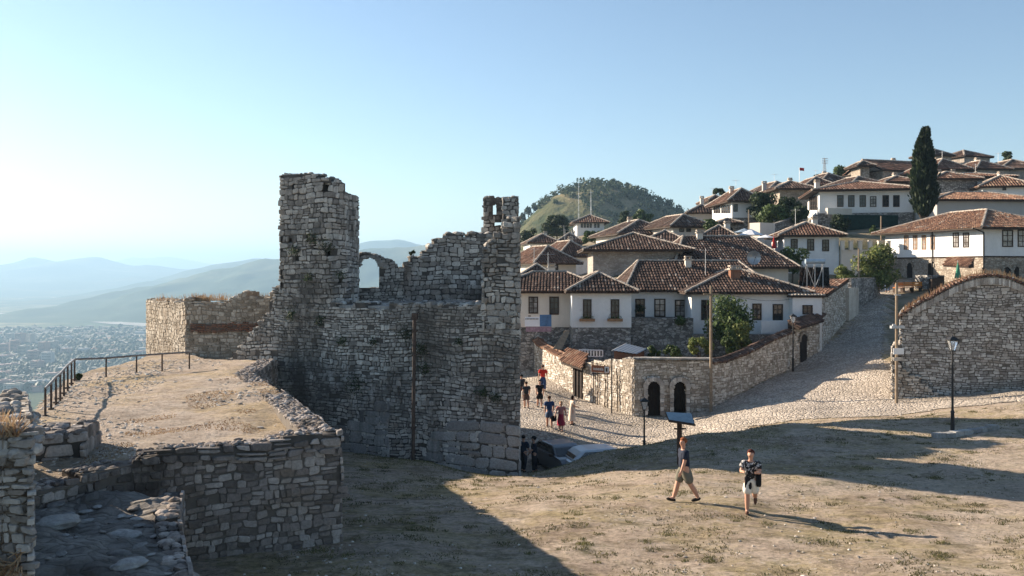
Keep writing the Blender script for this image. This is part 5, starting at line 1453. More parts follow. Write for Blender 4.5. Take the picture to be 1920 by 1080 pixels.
for (x, y), z in zip(pts, zs):
    l = rnd.uniform(0.02, 0.07); p = Vector((x, y, z-0.005)); d = Vector((rnd.uniform(-.8,.8), rnd.uniform(-.8,.8), 1)).normalized(); s_ = Vector((rnd.uniform(-1,1), rnd.uniform(-.4,.4), 0)).normalized()*rnd.uniform(.01,.022)
    mb.face([p-s_, p+s_, p+d*l])
o = mb.build('grass_tufts', [M['grassgreen']]); tag(o, 'sparse short grass growing in patches on the meadow', 'grass', kind='stuff')
pts = []
while len(pts) < 2400:
    x = rnd.uniform(-16.5, -4.4); y = rnd.uniform(17.5, 41)
    if not inpoly(tpoly)(np.array([x]), np.array([y]))[0]: continue
    if noise.noise(Vector((x*0.3, y*0.3, 8))) + rnd.uniform(-.3,.3) + (0.35 if x+0.35*y < -1.5 else -.15) < 0.05: continue
    pts.append((x, y))
a_ = np.array(pts); zs = terr_z(a_[:,0], a_[:,1]); mb = MB()
for (x, y), z in zip(pts, zs):
    r = min(0.09, 0.012+abs(rnd.gauss(0, 0.02))); mb.blob((x, y, z+r*0.15), (r*1.4, r, r*0.55), 0, sub=0)
o = mb.build('terrace_stones', [M['garden']]); tag(o, 'loose stones and gravel on the dry terrace', 'stones', kind='stuff')
mb = MB()
for i in range(16000):
    x = rnd.uniform(-10.5, -4.6); y = rnd.uniform(19, 34)
    if not inpoly(tpoly)(np.array([x]), np.array([y]))[0]: continue
    ed = (x+3.95)/(-5.95)*13.7+20.5 - y     # near the right edge
    if noise.noise(Vector((x*0.6, y*0.6, 2))) + (0.3 if abs(ed) < 1.8 else -0.22) < 0: continue
    z = float(terr_z(np.array([x]), np.array([y]))[0]); l = rnd.uniform(0.015, 0.05); p = Vector((x, y, z)); d = Vector((rnd.uniform(-.9,.9), rnd.uniform(-.7,.7), 1)).normalized(); s_ = Vector((1, rnd.uniform(-.4,.4), 0))*0.016
    mb.face([p-s_, p+s_, p+d*l])
o = mb.build('dry_grass', [M['leaf_dry']]); tag(o, 'straw coloured dry grass along the right side of the terrace', 'grass', kind='stuff')
mb = MB()
for (a, b, n_) in [((350,564),(420,563),260),((430,556),(505,556),200),((285,566),(345,566),60)]:
    for i in range(n_):
        px = rnd.uniform(a[0], b[0]); Y = 43.2 if px > 350 else 45; z = zz(565, Y)+0.02; x = (px-960)/F*Y
        y = Y + rnd.uniform(0,.8); l = rnd.uniform(.1,.42); p = Vector((x,y,z)); d = Vector((rnd.uniform(-.4,.4), rnd.uniform(-.3,.3), 1)).normalized(); s_ = Vector((.012,0,0))
        mb.face([p-s_, p+s_, p+d*l+s_*.3, p+d*l-s_*.3])
o = mb.build('dry_weeds', [M['leaf_dry']]); tag(o, 'dry weeds standing along the top of the bastion', 'dry plants', kind='stuff')
# clumps of dry grass and weeds
mb = MB(); cl = []
while len(cl) < 420:
    y = 17.5 + 24*rnd.random()**1.2; x = rnd.uniform(-5.5, 27)*min(1, y/24+.2)
    if (x < 0.5 and y > 33) or (y > 39 and x < 12) or noise.noise(Vector((x*0.25, y*0.35, 31))) < -0.05: continue
    cl.append((x, y, rnd.uniform(.08,.38)))
for k in range(150):    # weeds along the feet of walls
    j = rnd.random()
    if j < .35: p = p4.pos(rnd.random()*p4.len, rnd.uniform(.05,.25))
    elif j < .6: p = pV.pos(pV.L[1]+rnd.random()*10, rnd.uniform(.05,.3))
    elif j < .8: p = Path([(7.52,54.4),(12.2,54.0)]).pos(rnd.random()*4.6, rnd.uniform(.05,.2))
    else: p = Vector((1.5+rnd.random()*10, 38.2+rnd.random()*1.5))
    cl.append((p.x, p.y, rnd.uniform(.08,.22)))
zs = batch_g([(a, b) for a, b, c in cl])
for (x, y, r), z in zip(cl, zs):
    for k in range(int(240*r)+6):
        a = rnd.uniform(0, 6.28); q = r*rnd.random()**.6; l = rnd.uniform(.03,.085); p = Vector((x+q*math.cos(a), y+q*math.sin(a)*.8, z-.01)); d = Vector((rnd.uniform(-.8,.8), rnd.uniform(-.8,.8), .8)).normalized(); s_ = Vector((rnd.uniform(-1,1), rnd.uniform(-.5,.5), 0)).normalized()*.014
        mb.face([p-s_, p+s_, p+d*l])
o = mb.build('grass_clumps', [M['grassgreen']]); tag(o, 'low clumps of dry olive grass on the meadow and along wall feet', 'grass', kind='stuff')
# tufts of green rooted in the castle masonry
mb = MB()
for (px, py, r, c) in [(585,445,.35,0),(612,463,.45,0),(552,470,.3,0),(640,515,.3,0),(668,720,.55,0),(600,600,.3,0),(700,640,.25,0),(790,655,.4,0),(760,625,.35,0),(905,735,.3,0),(545,590,.35,0),(860,640,.2,0),(795,690,.35,0),(930,745,.3,0),(640,640,.25,0),(580,520,.25,0)]:
    u = (px-960)/F; Yw = (34.5+0.45*0.31)/(1+0.45*u) - 0.1
    c0 = at(px, py, Yw)
    for i in range(int(170*r/.35)):
        p = c0 + Vector((rnd.gauss(0,r*.4), -abs(rnd.gauss(0,.09)), rnd.gauss(0,r*.35))); w = Vector((rnd.uniform(-1,1),rnd.uniform(-1,1),rnd.uniform(-1,1)))*.05; w2 = Vector((rnd.uniform(-1,1),rnd.uniform(-1,1),rnd.uniform(-1,1)))*.05
        mb.face([p, p+w, p+w+w2, p+w2])
o = mb.build('wall_plants', [M['leaf_dark']]); tag(o, 'small dark plants rooted in the joints of the castle wall', 'plants', kind='stuff')

# ------------------------------------------------------------------ lamps, poles, signs
def lamp_post(label, px, pytop, Y, hgt=None, zb=None):
    x = (px-960)/F*Y; zt = zz(pytop, Y); z0 = g(x, Y) if zb is None else zb; hh = zt - z0
    T = thing('street_lamp', label, 'street lamp', (x, Y, z0), 0, 'black iron street lamps')
    mb = MB(); mb.tube((x,Y,z0-.1),(x,Y,z0+.85),0.085,0.07,10); mb.tube((x,Y,z0+.85),(x,Y,z0+.95),0.095,0.05,10); mb.tube((x,Y,z0+.95),(x,Y,zt-.62),0.048,0.036,10); mb.tube((x,Y,zt-.8),(x,Y,zt-.76),0.06,0.06,10)
    mb.build('post', [M['iron']], T)
    mb = MB(); zl = zt-.62
    for sx, sy in ((-1,-1),(1,-1),(1,1),(-1,1)):
        mb.tube((x+sx*.07,Y+sy*.07,zl),(x+sx*.17,Y+sy*.17,zl+.42),0.013,0.013,4)
    mb.box((x,Y,zl),(.17,.17,.03)); mb.box((x,Y,zl+.43),(.42,.42,.03))
    mb.hexa([(x-.21,Y-.21,zl+.45),(x+.21,Y-.21,zl+.45),(x+.21,Y+.21,zl+.45),(x-.21,Y+.21,zl+.45),(x-.05,Y-.05,zl+.58),(x+.05,Y-.05,zl+.58),(x+.05,Y+.05,zl+.58),(x-.05,Y+.05,zl+.58)]); mb.tube((x,Y,zl+.58),(x,Y,zl+.64),.03,.01,6)
    ln = mb.build('lantern', [M['iron']], T)
    mb = MB(); mb.hexa([(x-.066,Y-.066,zl+.02),(x+.066,Y-.066,zl+.02),(x+.066,Y+.066,zl+.02),(x-.066,Y+.066,zl+.02),(x-.155,Y-.155,zl+.41),(x+.155,Y-.155,zl+.41),(x+.155,Y+.155,zl+.41),(x-.155,Y+.155,zl+.41)])
    mb.build('glass', [lampglass], ln)
t = NT('lamp_glass', 0.1, 0.5); t.b.inputs['Transmission Weight'].default_value = 0.85; lampglass = t.color((0.9,0.92,0.93))
lamp_post('black street lamp standing on the meadow before the vaulted building', 1786, 629, 36.3)
lamp_post('black street lamp on the plaza in front of the arched doors', 1208, 745, 44.5)
lamp_post('black street lamp against the lane wall left of the gate canopy', 1487, 588, 61.0)
def pole(name, label, cat, px, yt, Y, r, mat):
    x = (px-960)/F*Y; z0 = g(x, Y); T = thing(name, label, cat, (x, Y, z0)); mb = MB(); mb.tube((x,Y,z0-.3),(x,Y,zz(yt,Y)),r*1.15,r*.85,10); mb.build('shaft', [mat], T); return T, x, z0
T, x, z0 = pole('utility_pole', 'tall wooden utility pole before the leafy garden tree', 'utility pole', 1333, 536, 53.3, .085, M['pole'])
zt = zz(536,53.3); mb = MB(); mb.box((x,53.3,zt-.5),(.9,.08,.08)); mb.build('crossarm', [M['pole']], T); mb = MB(); mb.path([(x,53.1,zt-.4),(x-.3,53.1,zt-.9),(x-.2,53.12,zt-3)],.015,4); mb.build('cable', [M['iron']], T)
T, x, z0 = pole('utility_pole', 'pale utility pole beside the vaulted building with a small white sign', 'utility pole', 1681, 530, 47.3, .075, M['pole'])
z = zz(613,47.3); mb = MB(); mb.box((x,47.2,z),(.7,.25,.14)); mb.box((x-.2,47.15,z+.1),(.16,.1,.12)); mb.build('bracket', [M['galv']], T)
z = zz(658,47.3); mb = MB(); mb.box((x+.03,47.12,z),(.56,.03,.33)); mb.build('sign_plate', [M['signwhite']], T); mb = MB(); mb.box((x+.02,47.12,z-.42),(.5,.03,.2)); mb.build('sign_plate', [M['garden']], T)
mb = MB(); mb.box((x,47.17,zz(553,47.3)),(.35,.05,.05)); mb.build('bracket', [M['galv']], T)
T, x, z0 = pole('sign_post', 'dark post carrying the brown tourist sign in front of the sunny garden wall', 'sign post', 1147, 672, 55.2, .045, M['iron'])
def plate(parent, name, px0, px1, py0, py1, Y, mat, th=.04, tilt=0.0, dy=0.0):
    a, b = at(px0, py1, Y), at(px1, py0, Y); mb = MB()
    mb.hexa([(a.x,Y-th+dy,a.z+tilt),(b.x,Y-th+dy,a.z),(b.x,Y+dy,a.z),(a.x,Y+dy,a.z+tilt),(a.x,Y-th+dy,b.z+tilt),(b.x,Y-th+dy,b.z),(b.x,Y+dy,b.z),(a.x,Y+dy,b.z+tilt)])
    return mb.build(name, [mat], parent)
sg = plate(T, 'sign_board', 1109, 1143, 687, 700, 55.1, M['signbrown'], tilt=.1)
plate(sg, 'sign_edge', 1110, 1143, 700.3, 702.5, 55.1, M['iron'], tilt=.06)
plate(sg, 'icon_panel', 1133.5, 1141.5, 687.6, 698.6, 55.05, M['signwhite'])
plate(sg, 'icon', 1136, 1139, 690, 697, 54.99, M['wood'])
mb = MB()
for k, (px, w, h0, h1) in enumerate([(1113,1.2,689.5,693.5),(1115.2,1.2,690.5,693.8),(1117.4,1.2,689.8,694),(1119.6,1.2,690.6,694),(1122,1.2,690,694.5),(1124.6,1.6,690.2,694.6),(1128,1.2,689.6,695),(1130,1.0,691.5,695)]):
    a = at(px, h1, 55.04); b = at(px+w, h0, 55.04); mb.box(((a.x+b.x)/2, 55.04, (a.z+b.z)/2), (b.x-a.x, .02, b.z-a.z))
o = mb.build('lettering', [M['signwhite']], sg); o['kind'] = 'stuff'
for (px, py, pw, ph, lab) in [(1172,690,11,8,'upper small white notice on the sunny garden wall'),(1172,701,15,7,'middle small white notice on the sunny garden wall'),(1172,713,15,6,'lowest small white notice on the sunny garden wall')]:
    Yq = 55.35 + (1190-px)/1663*55*1.3; q = at(px, py, Yq-0.4); mb = MB(); mb.box((q.x, q.y, q.z), (pw/1663*55*1.1, .03, ph/1663*55), -0.95); o = mb.build('notice', [M['signwhite']]); tag(o, lab, 'notice')
for (px, lab) in [(1115,'leftmost thin pipe running down the sunny garden wall'),(1123,'dark crooked pipe second from left on the sunny garden wall'),(1137,'thin pipe just left of the dark sign post'),(1160,'dark pipe right of the sign post by the white notices')]:
    # pipes fixed to the sunny wall: (4.75,59.2)-(6.3,56.4)-(7.52,54.4)
    u = (px-960)/F; best = None
    P_ = Path([(4.75,59.2),(6.3,56.4),(7.52,54.4)])
    s_ = min((abs(P_.px(P_.len*i/200)-px), P_.len*i/200) for i in range(201))[1]; q = P_.pos(s_, 0.12); z0 = g(q.x, q.y)
    mb = MB(); mb.path([(q.x,q.y,z0-.1),(q.x+.03,q.y,z0+1.3),(q.x-.02,q.y,z0+2.75)],.035,6); o = mb.build('wall_pipe', [M['rust']]); tag(o, lab, 'pipe')
# information board
Y = 31.0; T = thing('information_board', 'slanted grey information board on a dark post behind the walking man', 'information board', (at(1274,850,Y).x, Y, g(at(1274,850,Y).x, Y)))
x = T.location.x; zt = zz(790, Y); mb = MB(); mb.box((x, Y, (zt+T.location.z)/2), (.15,.15,zt-T.location.z)); mb.box((x,Y-.1,zz(803,Y)),(.42,.05,.05)); mb.build('post', [M['wood']], T)
mb = MB(); mb.hexa([(x-.44,Y-.36,zz(786.5,Y)-.03),(x+.46,Y-.42,zz(793.5,Y)-.03),(x+.5,Y+.34,zz(779,Y)-.03),(x-.44,Y+.34,zz(776,Y)-.03),(x-.44,Y-.36,zz(786.5,Y)+.02),(x+.46,Y-.42,zz(793.5,Y)+.02),(x+.5,Y+.34,zz(779,Y)+.02),(x-.44,Y+.34,zz(776,Y)+.02)]); mb.build('frame', [M['wood']], T)
mb = MB(); zo=.035; mb.face([(x-.42,Y-.3,zz(786,Y)+zo),(x+.44,Y-.36,zz(792.5,Y)+zo),(x+.48,Y+.3,zz(779.5,Y)+zo),(x-.42,Y+.3,zz(776.8,Y)+zo)]); mb.build('panel', [M['signboard']], T)
# kerb slab by the lamp
mb = MB(); a = ray(1752,821); b = ray(1868,806); n_ = 7
for k in range(n_):
    p = a.lerp(b, (k+.5)/n_); L = (b-a).length/n_; mb.box((p.x, p.y, g(p.x,p.y)+.07), (L*.97,.32,.24), math.atan2(b.y-a.y, b.x-a.x), 0, jit=.012)
o = mb.build('kerb_stones', [M['ashlar']]); tag(o, 'row of low kerb stones at the foot of the meadow lamp', 'kerb')
# gate with canopy at left garden wall
T = thing('wall_gate', 'tall brown wooden gate under a tiled canopy in the sunny garden wall', 'gate', (4.45, 59.7, -8.6))
mb = MB(); z0 = g(4.4,59.6)-.1; P0 = Vector((4.13,60.25)); P1 = Vector((4.8,59.15)); d_ = (P1-P0)
mb.hexa([(P0.x,P0.y,z0),(P1.x,P1.y,z0),(P1.x+.1,P1.y+.06,z0),(P0.x+.1,P0.y+.06,z0),(P0.x,P0.y,z0+2.25),(P1.x,P1.y,z0+2.25),(P1.x+.1,P1.y+.06,z0+2.25),(P0.x+.1,P0.y+.06,z0+2.25)]); dr = mb.build('door', [M['door']], T)
mb = MB()
for k in range(3):
    p = P0 + d_*(.2+.3*k); mb.box((p.x-.03,p.y-.02,z0+1.1),(.1,.05,2.2), math.atan2(d_.y,d_.x))
mb.build('planks', [M['wood']], dr)
mb = MB(); c0 = [(3.1,61.6),(4.95,58.4),(6.0,59.0),(4.2,62.2)]; zt = zz(677,59.5)
tile_plane(mb, [(3.3,60.6,zt-.1),(4.6,58.3,zt-.35),(5.1,59.4,zt+.45),(3.9,61.6,zt+.55)], .24,.45,.1); mb.build('canopy', [M['tile_red'], M['tile_bed']], T)
mb = MB(); mb.hexa([(3.35,60.6,zt-.3),(4.6,58.4,zt-.5),(5.1,59.4,zt-.3),(3.9,61.5,zt-.3),(3.35,60.6,zt-.13),(4.6,58.4,zt-.38),(5.1,59.4,zt+.4),(3.9,61.5,zt+.5)]); mb.build('canopy_frame', [M['wood']], T)
# gate in the lane
T = thing('wall_gate', 'narrow arched doorway under a weathered canopy halfway up the lane', 'gate', (20.5, 62.9, -7))
pp = Path([(19.7,62.0),(22.2,64.2)]); s_ = min((abs(pp.px(pp.len*i/200)-1505), pp.len*i/200) for i in range(201))[1]; q = pp.pos(s_, .07); d_ = Vector((2.5,2.2)).normalized(); z0 = g(q.x,q.y)
zt = zz(626, q.y); r=.45; mb = MB(); ptl = [(-r,z0),(r,z0)]+[(r*math.cos(a), zt-r+r*math.sin(a)) for a in [math.pi*k/8 for k in range(9)]]
mb.face([(q.x+d_.x*a, q.y+d_.y*a, z) for a, z in ptl]); mb.build('door', [M['door']], T)
mb = MB()
for k in range(11):
    a = math.pi*k/10; mb.box((q.x+d_.x*(r+.1)*math.cos(a)+.03, q.y+d_.y*(r+.1)*math.cos(a)-.03, zt-r+(r+.1)*math.sin(a)),(.2,.1,.2),math.atan2(d_.y,d_.x))
mb.build('arch', [M['fs_warm']], T)
a0 = pp.pos(-.2,.55,0); a1 = pp.pos(3.1,.55,0); b0 = pp.pos(-.2,-.35,0); b1 = pp.pos(3.1,-.35,0); mb = MB()
za = zz(614,62); zb_ = zz(600,64)
tile_plane(mb, [(a0.x,a0.y,za),(a1.x,a1.y,zb_),(b1.x,b1.y,zb_+.42),(b0.x,b0.y,za+.42)], .24,.45,.1); mb.build('canopy', [M['tile_brown'], M['tile_bed']], T)
mb = MB(); mb.hexa([(a0.x,a0.y,za-.12),(a1.x,a1.y,zb_-.12),(b1.x,b1.y,zb_-.1),(b0.x,b0.y,za-.1),(a0.x,a0.y,za-.01),(a1.x,a1.y,zb_-.01),(b1.x,b1.y,zb_+.4),(b0.x,b0.y,za+.4)]); mb.build('canopy_frame', [M['wood']], T)
pU = Path([(21.9,63.9),(22.5,64.6),(23.5,66.8)])
tile_course(gw, 'tile_coping', pU, pxtop(pU, [(1525,604),(1540,594),(1552,583)]), .5, M['tile_brown'], seed=9)
# shed roof in the courtyard
T = thing('garden_shed', 'small shed with pale corrugated metal roof behind the garden wall', 'shed', (7.3, 58.5, -7)); mb = MB()
A_, B_, C_, D_ = at(1146,657,57.5), at(1193,664,57.2), at(1213,654,59.6), at(1172,644,60.2)
n_ = 14
for k in range(n_):
    p0, p1 = A_.lerp(B_, k/n_), A_.lerp(B_, (k+1)/n_); q0, q1 = D_.lerp(C_, k/n_), D_.lerp(C_, (k+1)/n_); e = Vector((0,0,.04 if k % 2 else 0)); e2 = Vector((0,0,0 if k % 2 else .04))
    mb.face([p0+e, p1+e2, q1+e2, q0+e]); mb.face([q0+e-Vector((0,0,.02)), q1+e2-Vector((0,0,.02)), p1+e2-Vector((0,0,.02)), p0+e-Vector((0,0,.02))])
mb.build('roof', [M['galv']], T)
mb = MB(); dn = Vector((0,0,-1.4)); mb.hexa([A_+dn+Vector((.2,.1,0)), B_+dn+Vector((-.2,.1,0)), C_+dn+Vector((-.2,-.1,0)), D_+dn+Vector((.2,-.1,0)), A_+Vector((.2,.1,-.05)), B_+Vector((-.2,.1,-.05)), C_+Vector((-.2,-.1,-.05)), D_+Vector((.2,-.1,-.05))]); mb.build('wall', [M['brickband']], T)
# banner, plank, baluster fence in the courtyard
T = thing('banner', 'printed white, blue and mauve banner hung below the barred windows', 'banner', at(1010,606,64.0))
plate(T, 'text_side', 984, 1012, 594, 612, 64.0, M['whitecloth'], .03)
plate(T, 'picture_side', 1012, 1034, 590, 612, 64.0, M['bannerblue'], .03)
plate(T, 'lower_strip', 986, 1034, 612.3, 622, 64.0, M['bannerpink'], .03)
mb = MB()
for k in range(9):
    a = at(986+k*2.8, 598, 63.94); mb.box((a.x, 63.94, a.z), (.07,.02,.06))
for (px, py, w, h_) in [(993,592.5,5,2)]:
    a = at(px, py, 63.9); mb.box((a.x, 63.9, a.z), (.2,.02,.08))
o = mb.build('lettering', [M['wood']], T); o['kind'] = 'stuff'
mb = MB(); a = at(1045,655,62.6); b = at(1064,620,63.6); dv = Vector((.32,0,0))
mb.hexa([a-dv, a+dv, a+dv+Vector((0,.08,0)), a-dv+Vector((0,.08,0)), b-dv*.6, b+dv*.6, b+dv*.6+Vector((0,.08,0)), b-dv*.6+Vector((0,.08,0))]); o = mb.build('plank', [M['pole']]); tag(o, 'broad pale plank leaning under the forward white wing', 'plank')
T = thing('balustrade', 'low white balustrade above the sunny garden wall', 'fence', at(1108,670,61)); 
mb = MB(); a, b = at(1086,656,61), at(1130,657,61); mb.tube(a, b, .04, .04, 6); a2, b2 = at(1086,668,61), at(1130,669,61); mb.tube(a2, b2, .04, .04, 6); mb.build('rails', [M['signwhite']], T)
for k in range(9):
    mb = MB(); mb.tube(a.lerp(b, k/8), a2.lerp(b2, k/8), .045, .045, 6); mb.build('baluster', [M['signwhite']], T)
# roof equipment
T = thing('solar_heater', 'rooftop solar water heater with silver tank on the long house', 'water heater', at(1530,540,69)); Y=69.0
mb = MB(); a, b = at(1510,490,Y), at(1546,490,Y); mb.tube(a, b, .2, .2, 14); mb.build('tank', [M['steelblue']], T)
mb = MB()
for px in (1513,1528,1543):
    mb.tube(at(px,492,Y), at(px,543,Y), .03,.03,5); mb.tube(at(px,492,Y), at(px,540,Y)+Vector((0,1.2,0)), .03,.03,5)
mb.tube(at(1513,500,Y), at(1528,540,Y), .02,.02,4); mb.tube(at(1543,500,Y), at(1528,540,Y), .02,.02,4); mb.tube(at(1500,499,Y), at(1548,499,Y), .03,.03,4); mb.build('frame', [M['galv']], T)
mb = MB(); a, b, c, d_ = at(1500,501,Y+.5), at(1554,501,Y+.5), at(1556,541,Y+1.2), at(1498,541,Y+1.2); e = Vector((0,.08,0)); mb.hexa([d_, c, c+e, d_+e, a, b, b+e, a+e]); mb.build('collector', [M['glassdark']], T)
T = thing('satellite_dish', 'large round grey satellite dish above the brown roofs', 'satellite dish', at(1413,500,78.4)); c = at(1413,483,78.4); mb = MB(); R_ = .62
for i in range(20):
    a0, a1 = 2*math.pi*i/20, 2*math.pi*(i+1)/20
    for j in range(4):
        r0, r1 = R_*j/4, R_*(j+1)/4; f = lambda r, a: (c.x+r*math.cos(a), c.y+.35*(1-(r/R_)**2)-.1, c.z+r*math.sin(a))
        mb.face([f(r0,a0), f(r1,a0), f(r1,a1), f(r0,a1)] if j else [f(0,a0), f(r1,a0), f(r1,a1)])
mb.build('reflector', [M['galv']], T, smooth=True); mb = MB(); mb.tube((c.x,c.y+.3,c.z),(c.x,c.y+.3,c.z-1.6),.04,.04,6); mb.tube((c.x,c.y+.1,c.z-R_),(c.x,c.y-.5,c.z-.05),.015,.015,4); mb.box((c.x,c.y-.5,c.z),(.08,.12,.08)); mb.build('mount', [M['iron']], T)
def parasol(label, px, yt, yb, Y, w, mat, closed=False):
    a, b = at(px, yb, Y), at(px, yt, Y); T = thing('parasol', label, 'parasol', a); mb = MB(); mb.tube((a.x,Y,a.z-1.5),(b.x,Y,b.z),.03,.03,6); mb.build('pole', [M['galv']], T); mb = MB()
    if closed:
        n_=8
        for i in range(n_):
            a0,a1 = 2*math.pi*i/n_, 2*math.pi*(i+1)/n_; r = w*(1 if i%2 else .7); r2 = w*(.7 if i%2 else 1)
            mb.face([(b.x+r*math.cos(a0),Y+r*math.sin(a0),a.z),(b.x+r2*math.cos(a1),Y+r2*math.sin(a1),a.z),(b.x,Y,b.z)])
    else:
        n_=8
        for i in range(n_):
            a0,a1 = 2*math.pi*i/n_, 2*math.pi*(i+1)/n_; mb.face([(b.x+w*math.cos(a0),Y+w*math.sin(a0),a.z),(b.x+w*math.cos(a1),Y+w*math.sin(a1),a.z),(b.x,Y,b.z)])
    mb.build('canopy', [mat], T)
parasol('white parasol left of the small white house', 1408,429,441,96,1.5,M['whitecloth']); parasol('pale blue parasol behind the white one', 1396,428,436,99,1.3,M['steelblue']); parasol('closed red parasol beside the small white house', 1451,440,466,91,.28,M['red'],True); parasol('closed green parasol in front of the large sunlit house', 1796,488,522,78,.3,M['green'],True)
parasol('wide white awning parasol next to the closed red one', 1436,440,446,94,1.1,M['whitecloth'])
for k, (px, lab) in enumerate([(1683,'leftmost of the three orange benches at the bend of the lane'),(1700,'middle one of the three orange benches at the bend'),(1717,'rightmost of the three orange benches at the bend')]):
    Y = 82.5-k*.9; q = at(px, 530+k*2, Y); z0 = g(q.x, Y); T = thing('bench', lab, 'bench', (q.x,Y,z0), 0, 'orange benches'); x = q.x
    mb = MB()
    for j in range(3): mb.box((x,Y-.3+.17*j,z0+.45),(.8,.14,.04))
    mb.build('seat', [M['orange']], T); mb = MB()
    for j in range(3): mb.box((x,Y-.38,z0+.6+.14*j),(.8,.04,.11))
    mb.build('backrest', [M['orange']], T)
    for sx in (-1,1):
        mb = MB(); mb.box((x+sx*.36,Y-.1,z0+.22),(.06,.55,.44)); mb.box((x+sx*.36,Y-.35,z0+.6),(.05,.05,.8)); mb.build('leg', [M['wood']], T)
q = at(1755,524,78.3); mb = MB(); z0=g(q.x,78.3); mb.hexa([(q.x-.5,78.0,z0),(q.x+.45,77.9,z0),(q.x+.45,78.6,z0),(q.x-.5,78.6,z0),(q.x-.5,78.0,z0+1.25),(q.x+.55,77.9,z0+1.4),(q.x+.55,78.6,z0+1.4),(q.x-.5,78.6,z0+1.25)]); mb.box((q.x,78.25,z0+1.42),(1.2,.8,.06)); o = mb.build('stall', [M['wood']]); tag(o, 'dark maroon stall box near the arched cellar door', 'stall')
T = thing('door_canopy', 'small tiled canopy over the doorway of the large sunlit house', 'canopy', at(1790,495,80.5)); mb = MB()
a, b = at(1768,497,80.6), at(1818,500,77.8); tile_plane(mb, [a, b, b+Vector((.9,.9,.7)), a+Vector((.9,.9,.7))], .25,.4,.1); mb.build('roof', [M['tile_red'], M['tile_bed']], T); mb = MB(); mb.hexa([a+Vector((.05,.05,-.15)), b+Vector((-.05,.05,-.15)), b+Vector((.85,.9,-.1)), a+Vector((.85,.9,-.1)), a+Vector((.05,.05,-.02)), b+Vector((-.05,.05,-.02)), b+Vector((.85,.9,.65)), a+Vector((.85,.9,.65))]); mb.build('frame', [M['wood']], T)
T = thing('flagpole', 'thin pole flying a small red flag on the skyline', 'flag', at(1503,340,150)); q0, q1 = at(1499,352,150), at(1499,314,150); mb = MB(); mb.tube(q0, q1, .05,.04,5); mb.build('pole', [M['galv']], T); mb = MB(); m_ = 6
for k in range(m_):
    f = lambda k: (q1.x+k*.14, 150+.12*math.sin(k*1.3), q1.z-.05*k*.4); a, b = Vector(f(k)), Vector(f(k+1)); mb.face([a+Vector((0,0,-.5)), b+Vector((0,0,-.5)), b, a])
mb.build('cloth', [M['red']], T)
for (px, yt, yb, Y, lab) in [(1404,393,436,100,'slim wooden pole above the white parasol'),(1652,405,470,95,'dark pole before the netting and the terrace wall'),(1484,395,425,108,'grey post at the top of the slanting bank wall'),(1610,466,540,78.5,'thin pole rising through the bright bushy tree')]:
    q0, q1 = at(px,yb,Y), at(px,yt,Y); mb = MB(); mb.tube((q0.x,Y,q0.z-.5),q1,.09,.07,7); o = mb.build('pole', [M['pole']]); tag(o, lab, 'pole')
# overhead cables
def cable(label, a, b, sag, r=.012):
    mb = MB(); n_ = 14; P_ = [a.lerp(b, k/n_) - Vector((0,0,sag*4*(k/n_)*(1-k/n_))) for k in range(n_+1)]; mb.path(P_, r, 4); o = mb.build('cable', [M['iron']]); tag(o, label, 'cable')
cable('thin overhead cable from the garden pole to the lane lamp', at(1333,540,53.3), at(1487,560,64), .4)

